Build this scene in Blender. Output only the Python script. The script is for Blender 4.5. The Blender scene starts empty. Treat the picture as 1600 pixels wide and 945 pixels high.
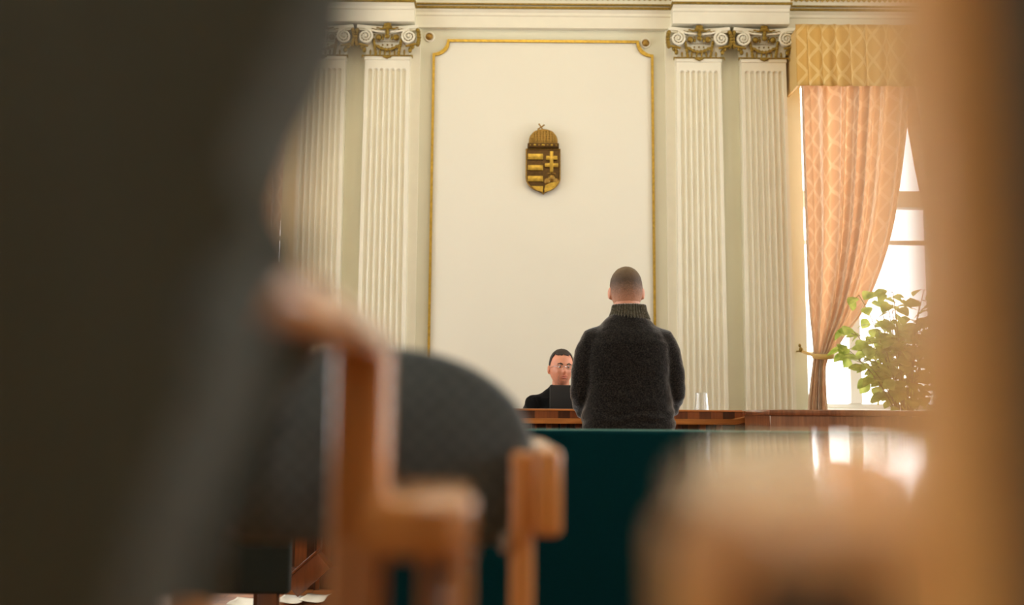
import bpy, bmesh, math, random
from mathutils import Vector, Matrix, noise
random.seed(7)
PI = math.pi
S = bpy.context.scene
COL = S.collection

# ------------------------------------------------------------------ camera, world, light, exposure
F = 1500.0
PITCH = math.atan(172.5 / F)
ROLL = math.radians(0.42)
CAM = Vector((0, 0, 1.02))
cam_d = bpy.data.cameras.new('camera')
cam = bpy.data.objects.new('camera', cam_d); COL.objects.link(cam)
cam_d.sensor_width = 36.0
cam_d.lens = 36.0 * F / 1600.0
cam_d.clip_start = 0.02
RM = Matrix.Rotation(PI / 2 + PITCH, 3, 'X') @ Matrix.Rotation(ROLL, 3, 'Z')
cam.matrix_world = Matrix.Translation(CAM) @ RM.to_4x4()
cam_d.dof.use_dof = True
cam_d.dof.focus_distance = 5.6
cam_d.dof.aperture_fstop = 1.5
S.camera = cam
S.view_settings.view_transform = 'Standard'
S.view_settings.look = 'None'
S.view_settings.gamma = 1.0
S.view_settings.use_curve_mapping = False
S.view_settings.exposure = 0.0
S.cycles.use_denoising = True
S.cycles.max_bounces = 10
S.cycles.sample_clamp_indirect = 6.0
S.cycles.blur_glossy = 0.3
S.cycles.caustics_reflective = False
S.cycles.caustics_refractive = False

w = bpy.data.worlds.new('sky'); S.world = w; w.use_nodes = True
bg = w.node_tree.nodes['Background']
bg.inputs[0].default_value = (1.0, 0.99, 0.97, 1); bg.inputs[1].default_value = 5.0

def area(name, loc, direc, sx, sy, power, colr):
    d = bpy.data.lights.new(name, 'AREA'); d.shape = 'RECTANGLE'; d.size = sx; d.size_y = sy
    d.energy = power; d.color = colr
    o = bpy.data.objects.new(name, d); COL.objects.link(o)
    o.location = loc
    o.rotation_euler = Vector(direc).to_track_quat('-Z', 'Y').to_euler()
    return o
XL, XR, YB, YF, ZC = -4.65, 5.15, 8.0, -3.6, 5.3
SW = [(5.3, 6.8), (2.2, 3.7), (-0.8, 0.7)]        # side windows along Y
for i, (a, b) in enumerate(SW):
    area('daylight_left', (XL - .25, (a + b) / 2, 2.6), (1, 0, -0.1), 1.4, 2.9, [100, 30, 20][i], (0.80, 0.90, 1.0))
    area('daylight_right', (XR + .25, (a + b) / 2, 2.6), (-1, 0, -0.1), 1.4, 2.9, [100, 52, 44][i], (0.84, 0.92, 1.0))
area('daylight_right', (3.35, YB + .3, 2.45), (0, -1, -0.1), 1.7, 2.7, 60, (1.0, 0.98, 0.97))
area('daylight_left', (-2.85, YB + .3, 2.45), (0, -1, -0.1), 1.7, 2.7, 45, (1.0, 0.98, 0.95))
area('added_ceiling_fill', (0.25, 5.6, 4.9), (0, 0.5, -1), 1.8, 1.2, 24, (1.0, 0.86, 0.62))  # added fill with no fixture behind it, brightens the end wall
area('added_ceiling_fill', (0.25, 0.2, 4.9), (0, 0.25, -1), 1.6, 1.6, 46, (1.0, 0.91, 0.77))  # added overhead fill for the near chairs, no lamp stands there

def P(px, py, Y):
    """point of the place at depth Y that the photograph shows at px, py"""
    v = RM @ Vector(((px - 800) / F, (472.5 - py) / F, -1.0))
    return CAM + v * (Y / v.y)

# ------------------------------------------------------------------ materials
def lin(r, g, b):
    f = lambda c: (c / 255) / 12.92 if c / 255 <= .04045 else ((c / 255 + .055) / 1.055) ** 2.4
    return (f(r), f(g), f(b), 1)
class NT:
    def __init__(s, name):
        s.m = bpy.data.materials.new(name); s.m.use_nodes = True
        s.t = s.m.node_tree; s.b = s.t.nodes['Principled BSDF']
    def n(s, t, **k):
        x = s.t.nodes.new(t)
        for a, v in k.items():
            if a in x.inputs.keys(): x.inputs[a].default_value = v
            else: setattr(x, a, v)
        return x
    def l(s, a, b): s.t.links.new(a, b)
    def ramp(s, src, stops):
        r = s.n('ShaderNodeValToRGB'); e = r.color_ramp.elements
        while len(e) < len(stops): e.new(.5)
        for i, (p, c) in enumerate(stops): e[i].position = p; e[i].color = c
        s.l(src, r.inputs[0]); return r.outputs[0]
    def math(s, op, a, b=None):
        m = s.n('ShaderNodeMath', operation=op)
        for i, v in enumerate((a, b)):
            if v is None: continue
            if isinstance(v, (int, float)): m.inputs[i].default_value = v
            else: s.l(v, m.inputs[i])
        return m.outputs[0]
    def bump(s, h, st, dist=.002):
        b = s.n('ShaderNodeBump'); b.inputs['Strength'].default_value = st; b.inputs['Distance'].default_value = dist
        s.l(h, b.inputs['Height']); s.l(b.outputs[0], s.b.inputs['Normal'])
def coords(t, scale=(1, 1, 1), kind='Object'):
    c = t.n('ShaderNodeTexCoord'); mp = t.n('ShaderNodeMapping'); mp.inputs['Scale'].default_value = scale
    t.l(c.outputs[kind], mp.inputs[0]); return mp.outputs[0]
def plain(name, c, rough=.6, metal=0, var=.06, vs=9, bump=0, bs=80, coat=0, spec=.5, sheen=0):
    t = NT(name); co = coords(t)
    nz = t.n('ShaderNodeTexNoise', Scale=vs, Detail=4.0); t.l(co, nz.inputs['Vector'])
    c0 = tuple(x * (1 - var) for x in c[:3]) + (1,); c1 = tuple(min(1, x * (1 + var)) for x in c[:3]) + (1,)
    t.l(t.ramp(nz.outputs[0], [(.3, c0), (.7, c1)]), t.b.inputs['Base Color'])
    t.b.inputs['Roughness'].default_value = rough; t.b.inputs['Metallic'].default_value = metal
    t.b.inputs['Coat Weight'].default_value = coat; t.b.inputs['Coat Roughness'].default_value = .05
    t.b.inputs['Specular IOR Level'].default_value = spec
    t.b.inputs['Sheen Weight'].default_value = sheen; t.b.inputs['Sheen Roughness'].default_value = .4
    if bump:
        n2 = t.n('ShaderNodeTexNoise', Scale=bs, Detail=3.0); t.l(co, n2.inputs['Vector']); t.bump(n2.outputs[0], bump)
    return t.m
def wood(name, dark, light, scale=(30, 30, 3), rough=.35, coat=.6, cr=.06):
    t = NT(name); co = coords(t, scale)
    n1 = t.n('ShaderNodeTexNoise', Scale=1.0, Detail=6.0, Distortion=.6); t.l(co, n1.inputs['Vector'])
    t.l(t.ramp(n1.outputs[0], [(.32, dark), (.68, light)]), t.b.inputs['Base Color'])
    t.b.inputs['Roughness'].default_value = rough
    t.b.inputs['Coat Weight'].default_value = coat; t.b.inputs['Coat Roughness'].default_value = cr
    return t.m
def fabric(name, c, var=.25, sc=260, check=0, sheen=.3, spec=.2):
    t = NT(name); co = coords(t)
    nz = t.n('ShaderNodeTexNoise', Scale=float(sc), Detail=2.0); t.l(co, nz.inputs['Vector'])
    c0 = tuple(x * (1 - var) for x in c[:3]) + (1,); c1 = tuple(min(1, x * (1 + var)) for x in c[:3]) + (1,)
    out = t.ramp(nz.outputs[0], [(.35, c0), (.65, c1)])
    if check:
        ck = t.n('ShaderNodeTexChecker', Scale=float(check)); t.l(coords(t, (1, .01, 1)), ck.inputs['Vector'])
        ck.inputs['Color1'].default_value = (1, 1, 1, 1); ck.inputs['Color2'].default_value = (.62, .66, .72, 1)
        mx = t.n('ShaderNodeMixRGB', blend_type='MULTIPLY'); mx.inputs[0].default_value = 1
        t.l(out, mx.inputs[1]); t.l(ck.outputs[0], mx.inputs[2]); out = mx.outputs[0]
    t.l(out, t.b.inputs['Base Color']); t.b.inputs['Roughness'].default_value = .9
    t.b.inputs['Specular IOR Level'].default_value = spec
    t.b.inputs['Sheen Weight'].default_value = sheen; t.b.inputs['Sheen Roughness'].default_value = .5
    t.bump(nz.outputs[0], .4, .002)
    return t.m
def damask(name, ca, cb, transl, size):
    """cloth woven with a lattice of lozenges, each with a small medallion (uses UV in metres)"""
    t = NT(name)
    uv = t.n('ShaderNodeTexCoord'); sp = t.n('ShaderNodeSeparateXYZ'); t.l(uv.outputs['UV'], sp.inputs[0])
    u = t.math('MULTIPLY', sp.outputs[0], 1 / size); v = t.math('MULTIPLY', sp.outputs[1], .78 / size)
    a = t.math('PINGPONG', t.math('ADD', u, v), .5); b = t.math('PINGPONG', t.math('SUBTRACT', u, v), .5)
    mn = t.math('MINIMUM', a, b)                       # lattice lines at 0
    line = t.math('LESS_THAN', mn, .09)
    med = t.math('GREATER_THAN', mn, .27)
    ring = t.math('GREATER_THAN', mn, .35)
    k = t.math('ADD', line, t.math('MULTIPLY', t.math('SUBTRACT', med, ring), -.35))
    nz = t.n('ShaderNodeTexNoise', Scale=120.0, Detail=3.0); t.l(uv.outputs['UV'], nz.inputs['Vector'])
    k2 = t.math('ADD', t.math('MULTIPLY', k, .7), t.math('MULTIPLY', t.math('SUBTRACT', nz.outputs[0], .5), .5))
    c = t.ramp(k2, [(0.0, ca), (.9, cb)])
    t.l(c, t.b.inputs['Base Color']); t.b.inputs['Roughness'].default_value = .65
    t.b.inputs['Sheen Weight'].default_value = .2
    if transl:
        tr = t.n('ShaderNodeBsdfTranslucent'); t.l(c, tr.inputs[0])
        mx = t.n('ShaderNodeMixShader'); mx.inputs[0].default_value = transl
        t.l(t.b.outputs[0], mx.inputs[1]); t.l(tr.outputs[0], mx.inputs[2])
        t.l(mx.outputs[0], t.t.nodes['Material Output'].inputs[0])
    return t.m
def pane_mat():
    t = NT('window_glass')
    tr = t.n('ShaderNodeBsdfTransparent'); gl = t.n('ShaderNodeBsdfGlossy'); gl.inputs['Roughness'].default_value = .02
    lw = t.n('ShaderNodeLayerWeight'); lw.inputs[0].default_value = .12
    mx = t.n('ShaderNodeMixShader'); t.l(lw.outputs['Fresnel'], mx.inputs[0]); t.l(tr.outputs[0], mx.inputs[1]); t.l(gl.outputs[0], mx.inputs[2])
    t.l(mx.outputs[0], t.t.nodes['Material Output'].inputs[0]); return t.m
def leaf_mat():
    t = NT('leaf_green'); co = coords(t)
    nz = t.n('ShaderNodeTexNoise', Scale=14.0); t.l(co, nz.inputs['Vector'])
    c = t.ramp(nz.outputs[0], [(.35, lin(140, 162, 60)), (.65, lin(204, 214, 110))])
    t.l(c, t.b.inputs['Base Color']); t.b.inputs['Roughness'].default_value = .45
    tr = t.n('ShaderNodeBsdfTranslucent'); t.l(c, tr.inputs[0])
    mx = t.n('ShaderNodeMixShader'); mx.inputs[0].default_value = .6
    t.l(t.b.outputs[0], mx.inputs[1]); t.l(tr.outputs[0], mx.inputs[2]); t.l(mx.outputs[0], t.t.nodes['Material Output'].inputs[0])
    return t.m
def parquet():
    t = NT('parquet'); co = coords(t)
    br = t.n('ShaderNodeTexBrick', Scale=1.0); t.l(co, br.inputs['Vector'])
    br.inputs['Color1'].default_value = lin(176, 112, 56); br.inputs['Color2'].default_value = lin(146, 88, 42)
    br.inputs['Mortar'].default_value = lin(70, 40, 20); br.inputs['Mortar Size'].default_value = .003
    br.inputs['Brick Width'].default_value = .45; br.inputs['Row Height'].default_value = .08
    t.l(br.outputs[0], t.b.inputs['Base Color']); t.b.inputs['Roughness'].default_value = .35
    return t.m
def veneer(name, stops, w=.07, cw=.3):
    """upright strips of veneer of several browns"""
    t = NT(name); co = coords(t, (1 / w, 0.0, 0.0))
    vo = t.n('ShaderNodeTexWhiteNoise', noise_dimensions='1D'); sp = t.n('ShaderNodeSeparateXYZ'); t.l(co, sp.inputs[0])
    fl = t.math('FLOOR', sp.outputs[0]); t.l(fl, vo.inputs['W'])
    n1 = t.n('ShaderNodeTexNoise', Scale=1.0, Detail=5.0); t.l(coords(t, (55, 55, 4)), n1.inputs['Vector'])
    k = t.math('ADD', t.math('MULTIPLY', vo.outputs['Value'], .6), t.math('MULTIPLY', n1.outputs[0], .5))
    t.l(t.ramp(k, stops), t.b.inputs['Base Color']); t.b.inputs['Roughness'].default_value = .3
    t.b.inputs['Coat Weight'].default_value = cw; t.b.inputs['Coat Roughness'].default_value = .1
    return t.m

M = {}
M['wall'] = plain('wall_paint', lin(228, 225, 200), .8, var=.02, vs=2, bump=.05)
M['panel'] = plain('panel_paint', lin(236, 232, 214), .8, var=.012, vs=1.5)
M['cream'] = plain('cream_paint', lin(238, 233, 212), .6, var=.02)
M['side'] = plain('side_wall_paint', lin(226, 218, 190), .8, var=.02)
M['ceil'] = plain('ceiling_paint', lin(238, 230, 208), .9, var=.02)
M['gold'] = plain('gilding', lin(192, 158, 66), .4, metal=.75, var=.25, vs=40)
M['gold2'] = plain('antique_gilding', lin(146, 120, 48), .45, metal=.6, var=.35, vs=60)
M['goldp'] = plain('gold_paint', lin(196, 164, 84), .45, metal=.35, var=.15, vs=20)
M['bronze'] = plain('dark_bronze', lin(86, 62, 26), .45, metal=.7, var=.3, vs=60, bump=.3)
M['crown'] = plain('aged_brass', lin(158, 124, 58), .42, metal=.7, var=.35, vs=120, bump=.6, bs=200)
M['winframe'] = plain('window_paint', lin(226, 222, 214), .5, var=.02)
M['glass'] = pane_mat()
M['curtain'] = damask('curtain_cloth', lin(228, 202, 174), lin(242, 222, 198), .48, .16)
M['valance'] = damask('valance_cloth', lin(204, 158, 76), lin(222, 188, 118), .0, .17)
M['floor'] = parquet()
M['chairwood'] = wood('chair_wood', lin(182, 114, 48), lin(220, 150, 76), (25, 25, 4), rough=.35, coat=1, cr=.1)
M['armwood'] = wood('armrest_wood', lin(214, 154, 90), lin(238, 184, 124), (18, 6, 18), rough=.26, coat=1, cr=.015)
M['deskwood'] = veneer('desk_veneer', [(.25, lin(58, 28, 14)), (.55, lin(98, 50, 24)), (.85, lin(140, 80, 40))])
M['desktrim'] = wood('desk_edge_wood', lin(150, 88, 36), lin(196, 128, 62), (4, 30, 30), coat=.3)
M['tablewood'] = wood('table_veneer', lin(112, 62, 34), lin(150, 92, 56), (40, 40, 2), coat=1, cr=.05)
M['darkwood'] = wood('dark_wood', lin(66, 34, 16), lin(104, 58, 26), (20, 20, 4), coat=.2)
M['boxwood'] = wood('red_brown_wood', lin(84, 42, 16), lin(124, 66, 28), (20, 20, 5), coat=.3)
M['postwood'] = wood('lit_lacquered_wood', lin(226, 166, 92), lin(244, 194, 120), (18, 18, 4), rough=.4, coat=.5, cr=.2)  # brighter copy of the chair wood, strong light put into the colour
M['armwood'].node_tree.nodes['Principled BSDF'].inputs['Coat IOR'].default_value = 1.9
M['grey'] = fabric('grey_upholstery', lin(80, 86, 86), check=80)
M['darkgrey'] = fabric('dark_olive_grey_upholstery', lin(74, 79, 74), sc=300, sheen=.05)
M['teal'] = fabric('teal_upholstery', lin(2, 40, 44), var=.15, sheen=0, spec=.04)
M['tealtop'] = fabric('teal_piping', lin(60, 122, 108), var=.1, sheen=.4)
M['darkgreen'] = fabric('black_green_upholstery', lin(34, 40, 34), var=.15, sheen=.1)
M['chrome'] = plain('metal', lin(200, 200, 205), .25, metal=1, var=.03)
M['black'] = plain('black_plastic', lin(7, 6, 6), .6, var=.05)
M['robe'] = fabric('black_robe_cloth', lin(12, 11, 10), var=.15, sc=120, sheen=.05, spec=.08)
M['paper'] = plain('paper', lin(232, 226, 208), .8, var=.03)
M['pot'] = plain('terracotta', lin(150, 86, 54), .7)
M['soil'] = plain('soil', lin(50, 36, 24), .95, var=.3, vs=60)
M['leaf'] = leaf_mat()
M['stem'] = plain('plant_stem', lin(110, 104, 54), .7)
M['skin'] = plain('skin', lin(214, 150, 118), .5, var=.07, vs=20)
M['skin2'] = plain('ruddy_skin', lin(222, 150, 118), .5, var=.10, vs=22)
M['lips'] = plain('lips', lin(186, 104, 88), .45)
M['eyewhite'] = plain('eye', lin(225, 215, 205), .3)
M['iris'] = plain('iris', lin(50, 44, 36), .3)
M['hairdark'] = plain('dark_hair', lin(44, 32, 22), .6, var=.4, vs=90, bump=.8, bs=240)
M['beard'] = plain('greying_stubble', lin(206, 142, 114), .7, var=.15, vs=150)
M['trouser'] = fabric('dark_trouser_cloth', lin(38, 40, 48))
M['shoe'] = plain('shoe_leather', lin(24, 20, 18), .35)
M['sole'] = plain('rubber', lin(16, 16, 16), .8)
def clipped_hair():
    t = NT('clipped_hair'); c = t.n('ShaderNodeTexCoord'); sp = t.n('ShaderNodeSeparateXYZ'); t.l(c.outputs['Object'], sp.inputs[0])
    nz = t.n('ShaderNodeTexNoise', Scale=160.0, Detail=3.0); t.l(c.outputs['Object'], nz.inputs['Vector'])
    k = t.math('ADD', t.math('MULTIPLY', t.math('SUBTRACT', sp.outputs[2], 1.575), 1 / .19), t.math('MULTIPLY', t.math('SUBTRACT', nz.outputs[0], .5), .35))
    t.l(t.ramp(k, [(.12, lin(196, 142, 112)), (.42, lin(124, 92, 70)), (.62, lin(74, 54, 36)), (.95, lin(104, 84, 58))]), t.b.inputs['Base Color'])
    t.b.inputs['Roughness'].default_value = .7; t.bump(nz.outputs[0], .6, .002); return t.m
M['clipped'] = clipped_hair()
def knit(name, a, b, sc=150):
    t = NT(name); co = coords(t)
    n1 = t.n('ShaderNodeTexNoise', Scale=float(sc), Detail=3.0, Roughness=.7); t.l(co, n1.inputs['Vector'])
    t.l(t.ramp(n1.outputs[0], [(.42, a), (.72, b)]), t.b.inputs['Base Color'])
    t.b.inputs['Roughness'].default_value = .95; t.b.inputs['Specular IOR Level'].default_value = .1
    t.b.inputs['Sheen Weight'].default_value = 1; t.b.inputs['Sheen Roughness'].default_value = .3
    t.bump(n1.outputs[0], .8, .004); return t.m
M['knit'] = knit('charcoal_knit', lin(16, 15, 14), lin(62, 56, 50))
M['rib'] = knit('grey_ribbed_knit', lin(70, 66, 54), lin(122, 116, 98))
def tumbler_mat():
    t = NT('clear_glass'); t.b.inputs['Transmission Weight'].default_value = 1; t.b.inputs['Roughness'].default_value = .02
    t.b.inputs['IOR'].default_value = 1.45; t.b.inputs['Base Color'].default_value = (.97, .98, 1, 1); return t.m
M['tumbler'] = tumbler_mat()

# ------------------------------------------------------------------ mesh helpers
def box(bm, x0, x1, y0, y1, z0, z1, bev=0, seg=2, mat=None):
    r = bmesh.ops.create_cube(bm, size=1.0)
    vs = r['verts']
    bmesh.ops.scale(bm, verts=vs, vec=(x1 - x0, y1 - y0, z1 - z0))
    bmesh.ops.translate(bm, verts=vs, vec=((x0 + x1) / 2, (y0 + y1) / 2, (z0 + z1) / 2))
    if bev:
        es = list({e for v in vs for e in v.link_edges})
        r2 = bmesh.ops.bevel(bm, geom=es, offset=bev, segments=seg, profile=.5, affect='EDGES')
        vs = list({v for f in r2['faces'] for v in f.verts} | {v for v in vs if v.is_valid})
    if mat is not None: bmesh.ops.transform(bm, matrix=mat, verts=vs)
    return vs
def tube(bm, pts, rad, seg=12, flat=1.0, up=None, cap=True):
    """tube through pts; rad a number or a list; flat squashes along the second cross axis"""
    pts = [Vector(p) for p in pts]; n = len(pts)
    rads = rad if isinstance(rad, (list, tuple)) else [rad] * n
    rings = []; prev = None
    for i, p in enumerate(pts):
        t = (pts[min(i + 1, n - 1)] - pts[max(i - 1, 0)]).normalized()
        if prev is None:
            a = Vector(up) if up else (Vector((0, 0, 1)) if abs(t.z) < .9 else Vector((1, 0, 0)))
        else: a = prev
        a = (a - t * a.dot(t)).normalized(); prev = a; b = t.cross(a)
        r = rads[i]; rr = r if isinstance(r, (tuple, list)) else (r, r * flat)
        rings.append([bm.verts.new(p + a * rr[0] * math.cos(2 * PI * k / seg) + b * rr[1] * math.sin(2 * PI * k / seg)) for k in range(seg)])
    for A, B in zip(rings, rings[1:]):
        for k in range(seg): bm.faces.new((A[k], A[(k + 1) % seg], B[(k + 1) % seg], B[k]))
    if cap:
        bm.faces.new(rings[0][::-1]); bm.faces.new(rings[-1])
    return rings
def lathe(bm, prof, seg=24, c=(0, 0, 0), axis='Z'):
    rings = []
    for r, z in prof:
        ring = []
        for k in range(seg):
            a = 2 * PI * k / seg
            p = (r * math.cos(a), r * math.sin(a), z) if axis == 'Z' else (r * math.cos(a), -z, r * math.sin(a))
            ring.append(bm.verts.new(Vector(p) + Vector(c)))
        rings.append(ring)
    for A, B in zip(rings, rings[1:]):
        for k in range(seg): bm.faces.new((A[k], A[(k + 1) % seg], B[(k + 1) % seg], B[k]))
    if prof[0][0] > 1e-5: bm.faces.new(rings[0][::-1])
    if prof[-1][0] > 1e-5: bm.faces.new(rings[-1])
def prism(bm, pts, a0, a1, axis='Y', bev=0):
    """polygon pts (2D) extruded along an axis between a0 and a1"""
    def mk(p, a):
        return (p[0], a, p[1]) if axis == 'Y' else ((p[0], p[1], a) if axis == 'Z' else (a, p[0], p[1]))
    A = [bm.verts.new(mk(p, a0)) for p in pts]; B = [bm.verts.new(mk(p, a1)) for p in pts]
    n = len(pts); fs = [bm.faces.new(A), bm.faces.new(B[::-1])]
    for i in range(n): fs.append(bm.faces.new((A[i], B[i], B[(i + 1) % n], A[(i + 1) % n])))
    if bev:
        es = list({e for f in fs[:2] for e in f.edges})
        bmesh.ops.bevel(bm, geom=es, offset=bev, segments=3, profile=.5, affect='EDGES')
def ball(bm, c, r, sub=2, sc=(1, 1, 1)):
    q = bmesh.ops.create_icosphere(bm, subdivisions=sub, radius=r)
    bmesh.ops.scale(bm, verts=q['verts'], vec=sc); bmesh.ops.translate(bm, verts=q['verts'], vec=c); return q['verts']
def obj(name, bm, mat, parent=None, smooth=True, angle=40):
    bmesh.ops.recalc_face_normals(bm, faces=bm.faces)
    me = bpy.data.meshes.new(name); bm.to_mesh(me); bm.free()
    me.materials.append(mat)
    if smooth:
        me.polygons.foreach_set('use_smooth', [True] * len(me.polygons))
        me.set_sharp_from_angle(angle=math.radians(angle))
    o = bpy.data.objects.new(name, me); COL.objects.link(o)
    if parent: o.parent = parent
    return o
def NB(): return bmesh.new()
def tag(o, label, cat, group=None, kind=None):
    o['label'] = label; o['category'] = cat
    if group: o['group'] = group
    if kind: o['kind'] = kind
    return o
def thing(name, label, cat, loc=(0, 0, 0), rz=0, group=None):
    o = bpy.data.objects.new(name, None); COL.objects.link(o); o.empty_display_size = .1
    o.location = loc; o.rotation_euler = (0, 0, rz)
    return tag(o, label, cat, group)
def struct(name, bm, mat, label=None, smooth=False):
    o = obj(name, bm, mat, None, smooth); o['kind'] = 'structure'
    if label: o['label'] = label
    return o
def copy_tree(o, parent=None):
    c = o.copy(); COL.objects.link(c); c.parent = parent
    for ch in list(o.children): copy_tree(ch, c)
    return c
def fused(name, bm, mat, parent, voxel=.006, smooth=6, disp=None):
    """fuse overlapping closed pieces into one continuous surface"""
    o = obj(name, bm, mat, None, False)
    r = o.modifiers.new('r', 'REMESH'); r.mode = 'VOXEL'; r.voxel_size = voxel
    s = o.modifiers.new('s', 'SMOOTH'); s.iterations = smooth; s.factor = .5
    dg = bpy.context.evaluated_depsgraph_get(); dg.update()
    me = bpy.data.meshes.new_from_object(o.evaluated_get(dg))
    o.modifiers.clear(); old = o.data; o.data = me; bpy.data.meshes.remove(old)
    if not me.materials: me.materials.append(mat)
    me.polygons.foreach_set('use_smooth', [True] * len(me.polygons))
    if disp:
        for v in me.vertices: v.co = v.co + v.normal * disp(v.co)
    me.update()
    if parent: o.parent = parent
    return o

# ------------------------------------------------------------------ the room
bm = NB(); box(bm, XL - .3, XR + .3, YF - .3, YB + .5, -.2, 0); struct('floor', bm, M['floor'])
bm = NB(); box(bm, XL - .3, XR + .3, YF - .3, YB + .5, ZC, ZC + .2); struct('ceiling', bm, M['ceil'])
bm = NB(); box(bm, XL - .3, XR + .3, YF - .3, YF, 0, ZC); struct('wall_rear', bm, M['side'])
WC = 0.25                               # axis of symmetry of the end wall
WIN = [(2.467, 4.20), (2 * WC - 4.20, 2 * WC - 2.467)]
WZ0, WZ1 = 1.06, 4.0
def wall_x(name, x0, x1, opens, z0, z1):
    bm = NB(); y = YF
    for a, b in sorted(opens):
        box(bm, x0, x1, y, a, 0, ZC); box(bm, x0, x1, a, b, 0, z0); box(bm, x0, x1, a, b, z1, ZC); y = b
    box(bm, x0, x1, y, YB, 0, ZC)
    struct(name, bm, M['side'])
wall_x('wall_left', XL - .3, XL, SW, 1.0, 4.1)
wall_x('wall_right', XR, XR + .3, SW, 1.0, 4.1)
bm = NB(); x = XL - .3
for a, b in sorted(WIN):
    box(bm, x, a, YB, YB + .5, 0, ZC); box(bm, a, b, YB, YB + .5, 0, WZ0); box(bm, a, b, YB, YB + .5, WZ1, ZC); x = b
box(bm, x, XR + .3, YB, YB + .5, 0, ZC)
struct('wall_back', bm, M['wall'])
# gallery step under the rows of chairs
bm = NB(); box(bm, XL, XR, YF, 2.15, 0, .3, bev=.008); o = struct('floor_gallery', bm, M['floor'])

def window(idx, x0, x1, z0, z1, place, rot=0, muls=(.29, .71), bars=()):
    root = bpy.data.objects.new('window_%d' % idx, None); COL.objects.link(root); root['kind'] = 'structure'
    root.location = place; root.rotation_euler = (0, 0, rot)
    w = x1 - x0
    bm = NB()
    for a, b in ((0, .05), (w - .05, w)): box(bm, a, b, 0, .07, z0, z1, bev=.006)
    box(bm, .05, w - .05, 0, .07, z0, z0 + .06, bev=.006); box(bm, .05, w - .05, 0, .07, z1 - .06, z1, bev=.006)
    for m in muls: box(bm, w * m - .05, w * m + .05, -.02, .08, z0 + .06, z1 - .06, bev=.01)
    zt = z0 + 1.85
    box(bm, .05, w - .05, -.03, .085, zt - .075, zt + .075, bev=.012)
    for zb in bars: box(bm, .05, w - .05, .01, .06, zb - .018, zb + .018, bev=.004)
    obj('window_frame', bm, M['winframe'], root)
    bm = NB(); box(bm, .04, w - .04, .03, .036, z0 + .05, z1 - .05); obj('window_glass', bm, M['glass'], root, False)
    bm = NB(); box(bm, -.04, w + .04, -.36, 0, z0 - .05, z0 + .012, bev=.012); obj('window_sill', bm, M['winframe'], root)
    return root
window(1, *WIN[0], WZ0, WZ1, (WIN[0][0], YB + .3, 0), bars=(2.53, 1.55))
window(2, *WIN[1], WZ0, WZ1, (WIN[1][0], YB + .3, 0), bars=(2.53, 1.55))
k = 3
for a, b in SW:
    window(k, 0, b - a, 1.0, 4.1, (XR + .12, b, 0), -PI / 2); k += 1
    window(k, 0, b - a, 1.0, 4.1, (XL - .12, a, 0), PI / 2); k += 1

# entablature: runs along the wall and breaks forward above each pair of pilasters
YW = YB
zA = P(850, 40, YW - .10).z             # underside
zB = P(850, 7, YW - .16).z              # gilt line
PILX = [P(1095, 300, 7.9).x, P(1198, 300, 7.9).x]
PILX = [PILX[0], PILX[1], 2 * WC - PILX[0], 2 * WC - PILX[1]]
def entab(bm, x0, x1, off):
    prof = [(0, zA), (-.05, zA), (-.05, zA + .10), (-.065, zA + .105), (-.065, zB - .035), (-.09, zB - .02), (-.09, zB + .0)]
    pts = [(YW + p[0] + (off if i > 0 else 0), p[1]) for i, p in enumerate(prof)] + [(YW - .09 + off, zB + .42), (YW, zB + .42)]
    prism(bm, pts, x0, x1, 'X')
bm = NB(); entab(bm, XL, XR, 0)
breaks = [(PILX[0] - .23, PILX[1] + .21), (PILX[3] - .21, PILX[2] + .23)]
for a, b in breaks: entab(bm, a, b, -.12)
struct('trim_1', bm, M['cream'], 'cream entablature running above the pilasters')
bm = NB()
box(bm, XL, XR, YW - .105, YW - .07, zB - .012, zB + .008, bev=.004)
box(bm, XL, XR, YW - .11, YW - .08, zB + .02, zB + .032)
for a, b in breaks:
    box(bm, a - .015, b + .015, YW - .225, YW - .1, zB - .012, zB + .008, bev=.004)
struct('trim_2', bm, M['gold2'], 'gilt line along the entablature')
# gilt leaf band above the line
bm = NB(); zz = zB + .10
x = XL + .1
while x < XR - .1:
    off = -.12 if any(a < x < b for a, b in breaks) else 0
    ball(bm, (x, YW - .10 + off, zz), .035, 1, (.8, .45, 1)); ball(bm, (x + .045, YW - .10 + off, zz - .015), .02, 1, (1, .5, 1)); x += .09
struct('trim_3', bm, M['goldp'], 'gilt leaf band under the ceiling', True)
bm = NB()
box(bm, P(1024, 300, YW).x + .095, PILX[0] - .2 + .02, YW - .02, YW, 0, zA)
box(bm, 2 * WC - PILX[0] + .2 - .02, 2 * WC - P(1024, 300, YW).x - .095, YW - .02, YW, 0, zA)
struct('trim_4', bm, M['cream'], 'flat cream strips between the panel field and the pilasters')

# panel with its notched gilt frame
pl, pr = P(674.5, 300, YW).x, P(1020.5, 300, YW).x
pt, pb = P(850, 66, YW).z, 1.0
def notched(l, r, b, t, c):
    pts = []
    for (cx, cz, a0) in ((r, t, PI), (l, t, 3 * PI / 2), (l, b, 0), (r, b, PI / 2)):
        # concave quarter circle around the corner
        seg = [(cx + c * math.cos(a0 + i * PI / 16), cz + c * math.sin(a0 + i * PI / 16)) for i in range(9)]
        pts += seg[::-1] if False else seg
    return pts
def order(l, r, b, t, c):
    P_ = []
    def arc(cx, cz, a0, a1): return [(cx + c * math.cos(a0 + (a1 - a0) * i / 8), cz + c * math.sin(a0 + (a1 - a0) * i / 8)) for i in range(9)]
    P_ += arc(l, b, PI / 2, 0); P_ += arc(r, b, PI, PI / 2); P_ += arc(r, t, 3 * PI / 2, PI); P_ += arc(l, t, 0, -PI / 2)
    return P_
fr_c = .125
bm = NB(); prism(bm, order(pl, pr, pb, pt, fr_c), YW - .012, YW)
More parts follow.
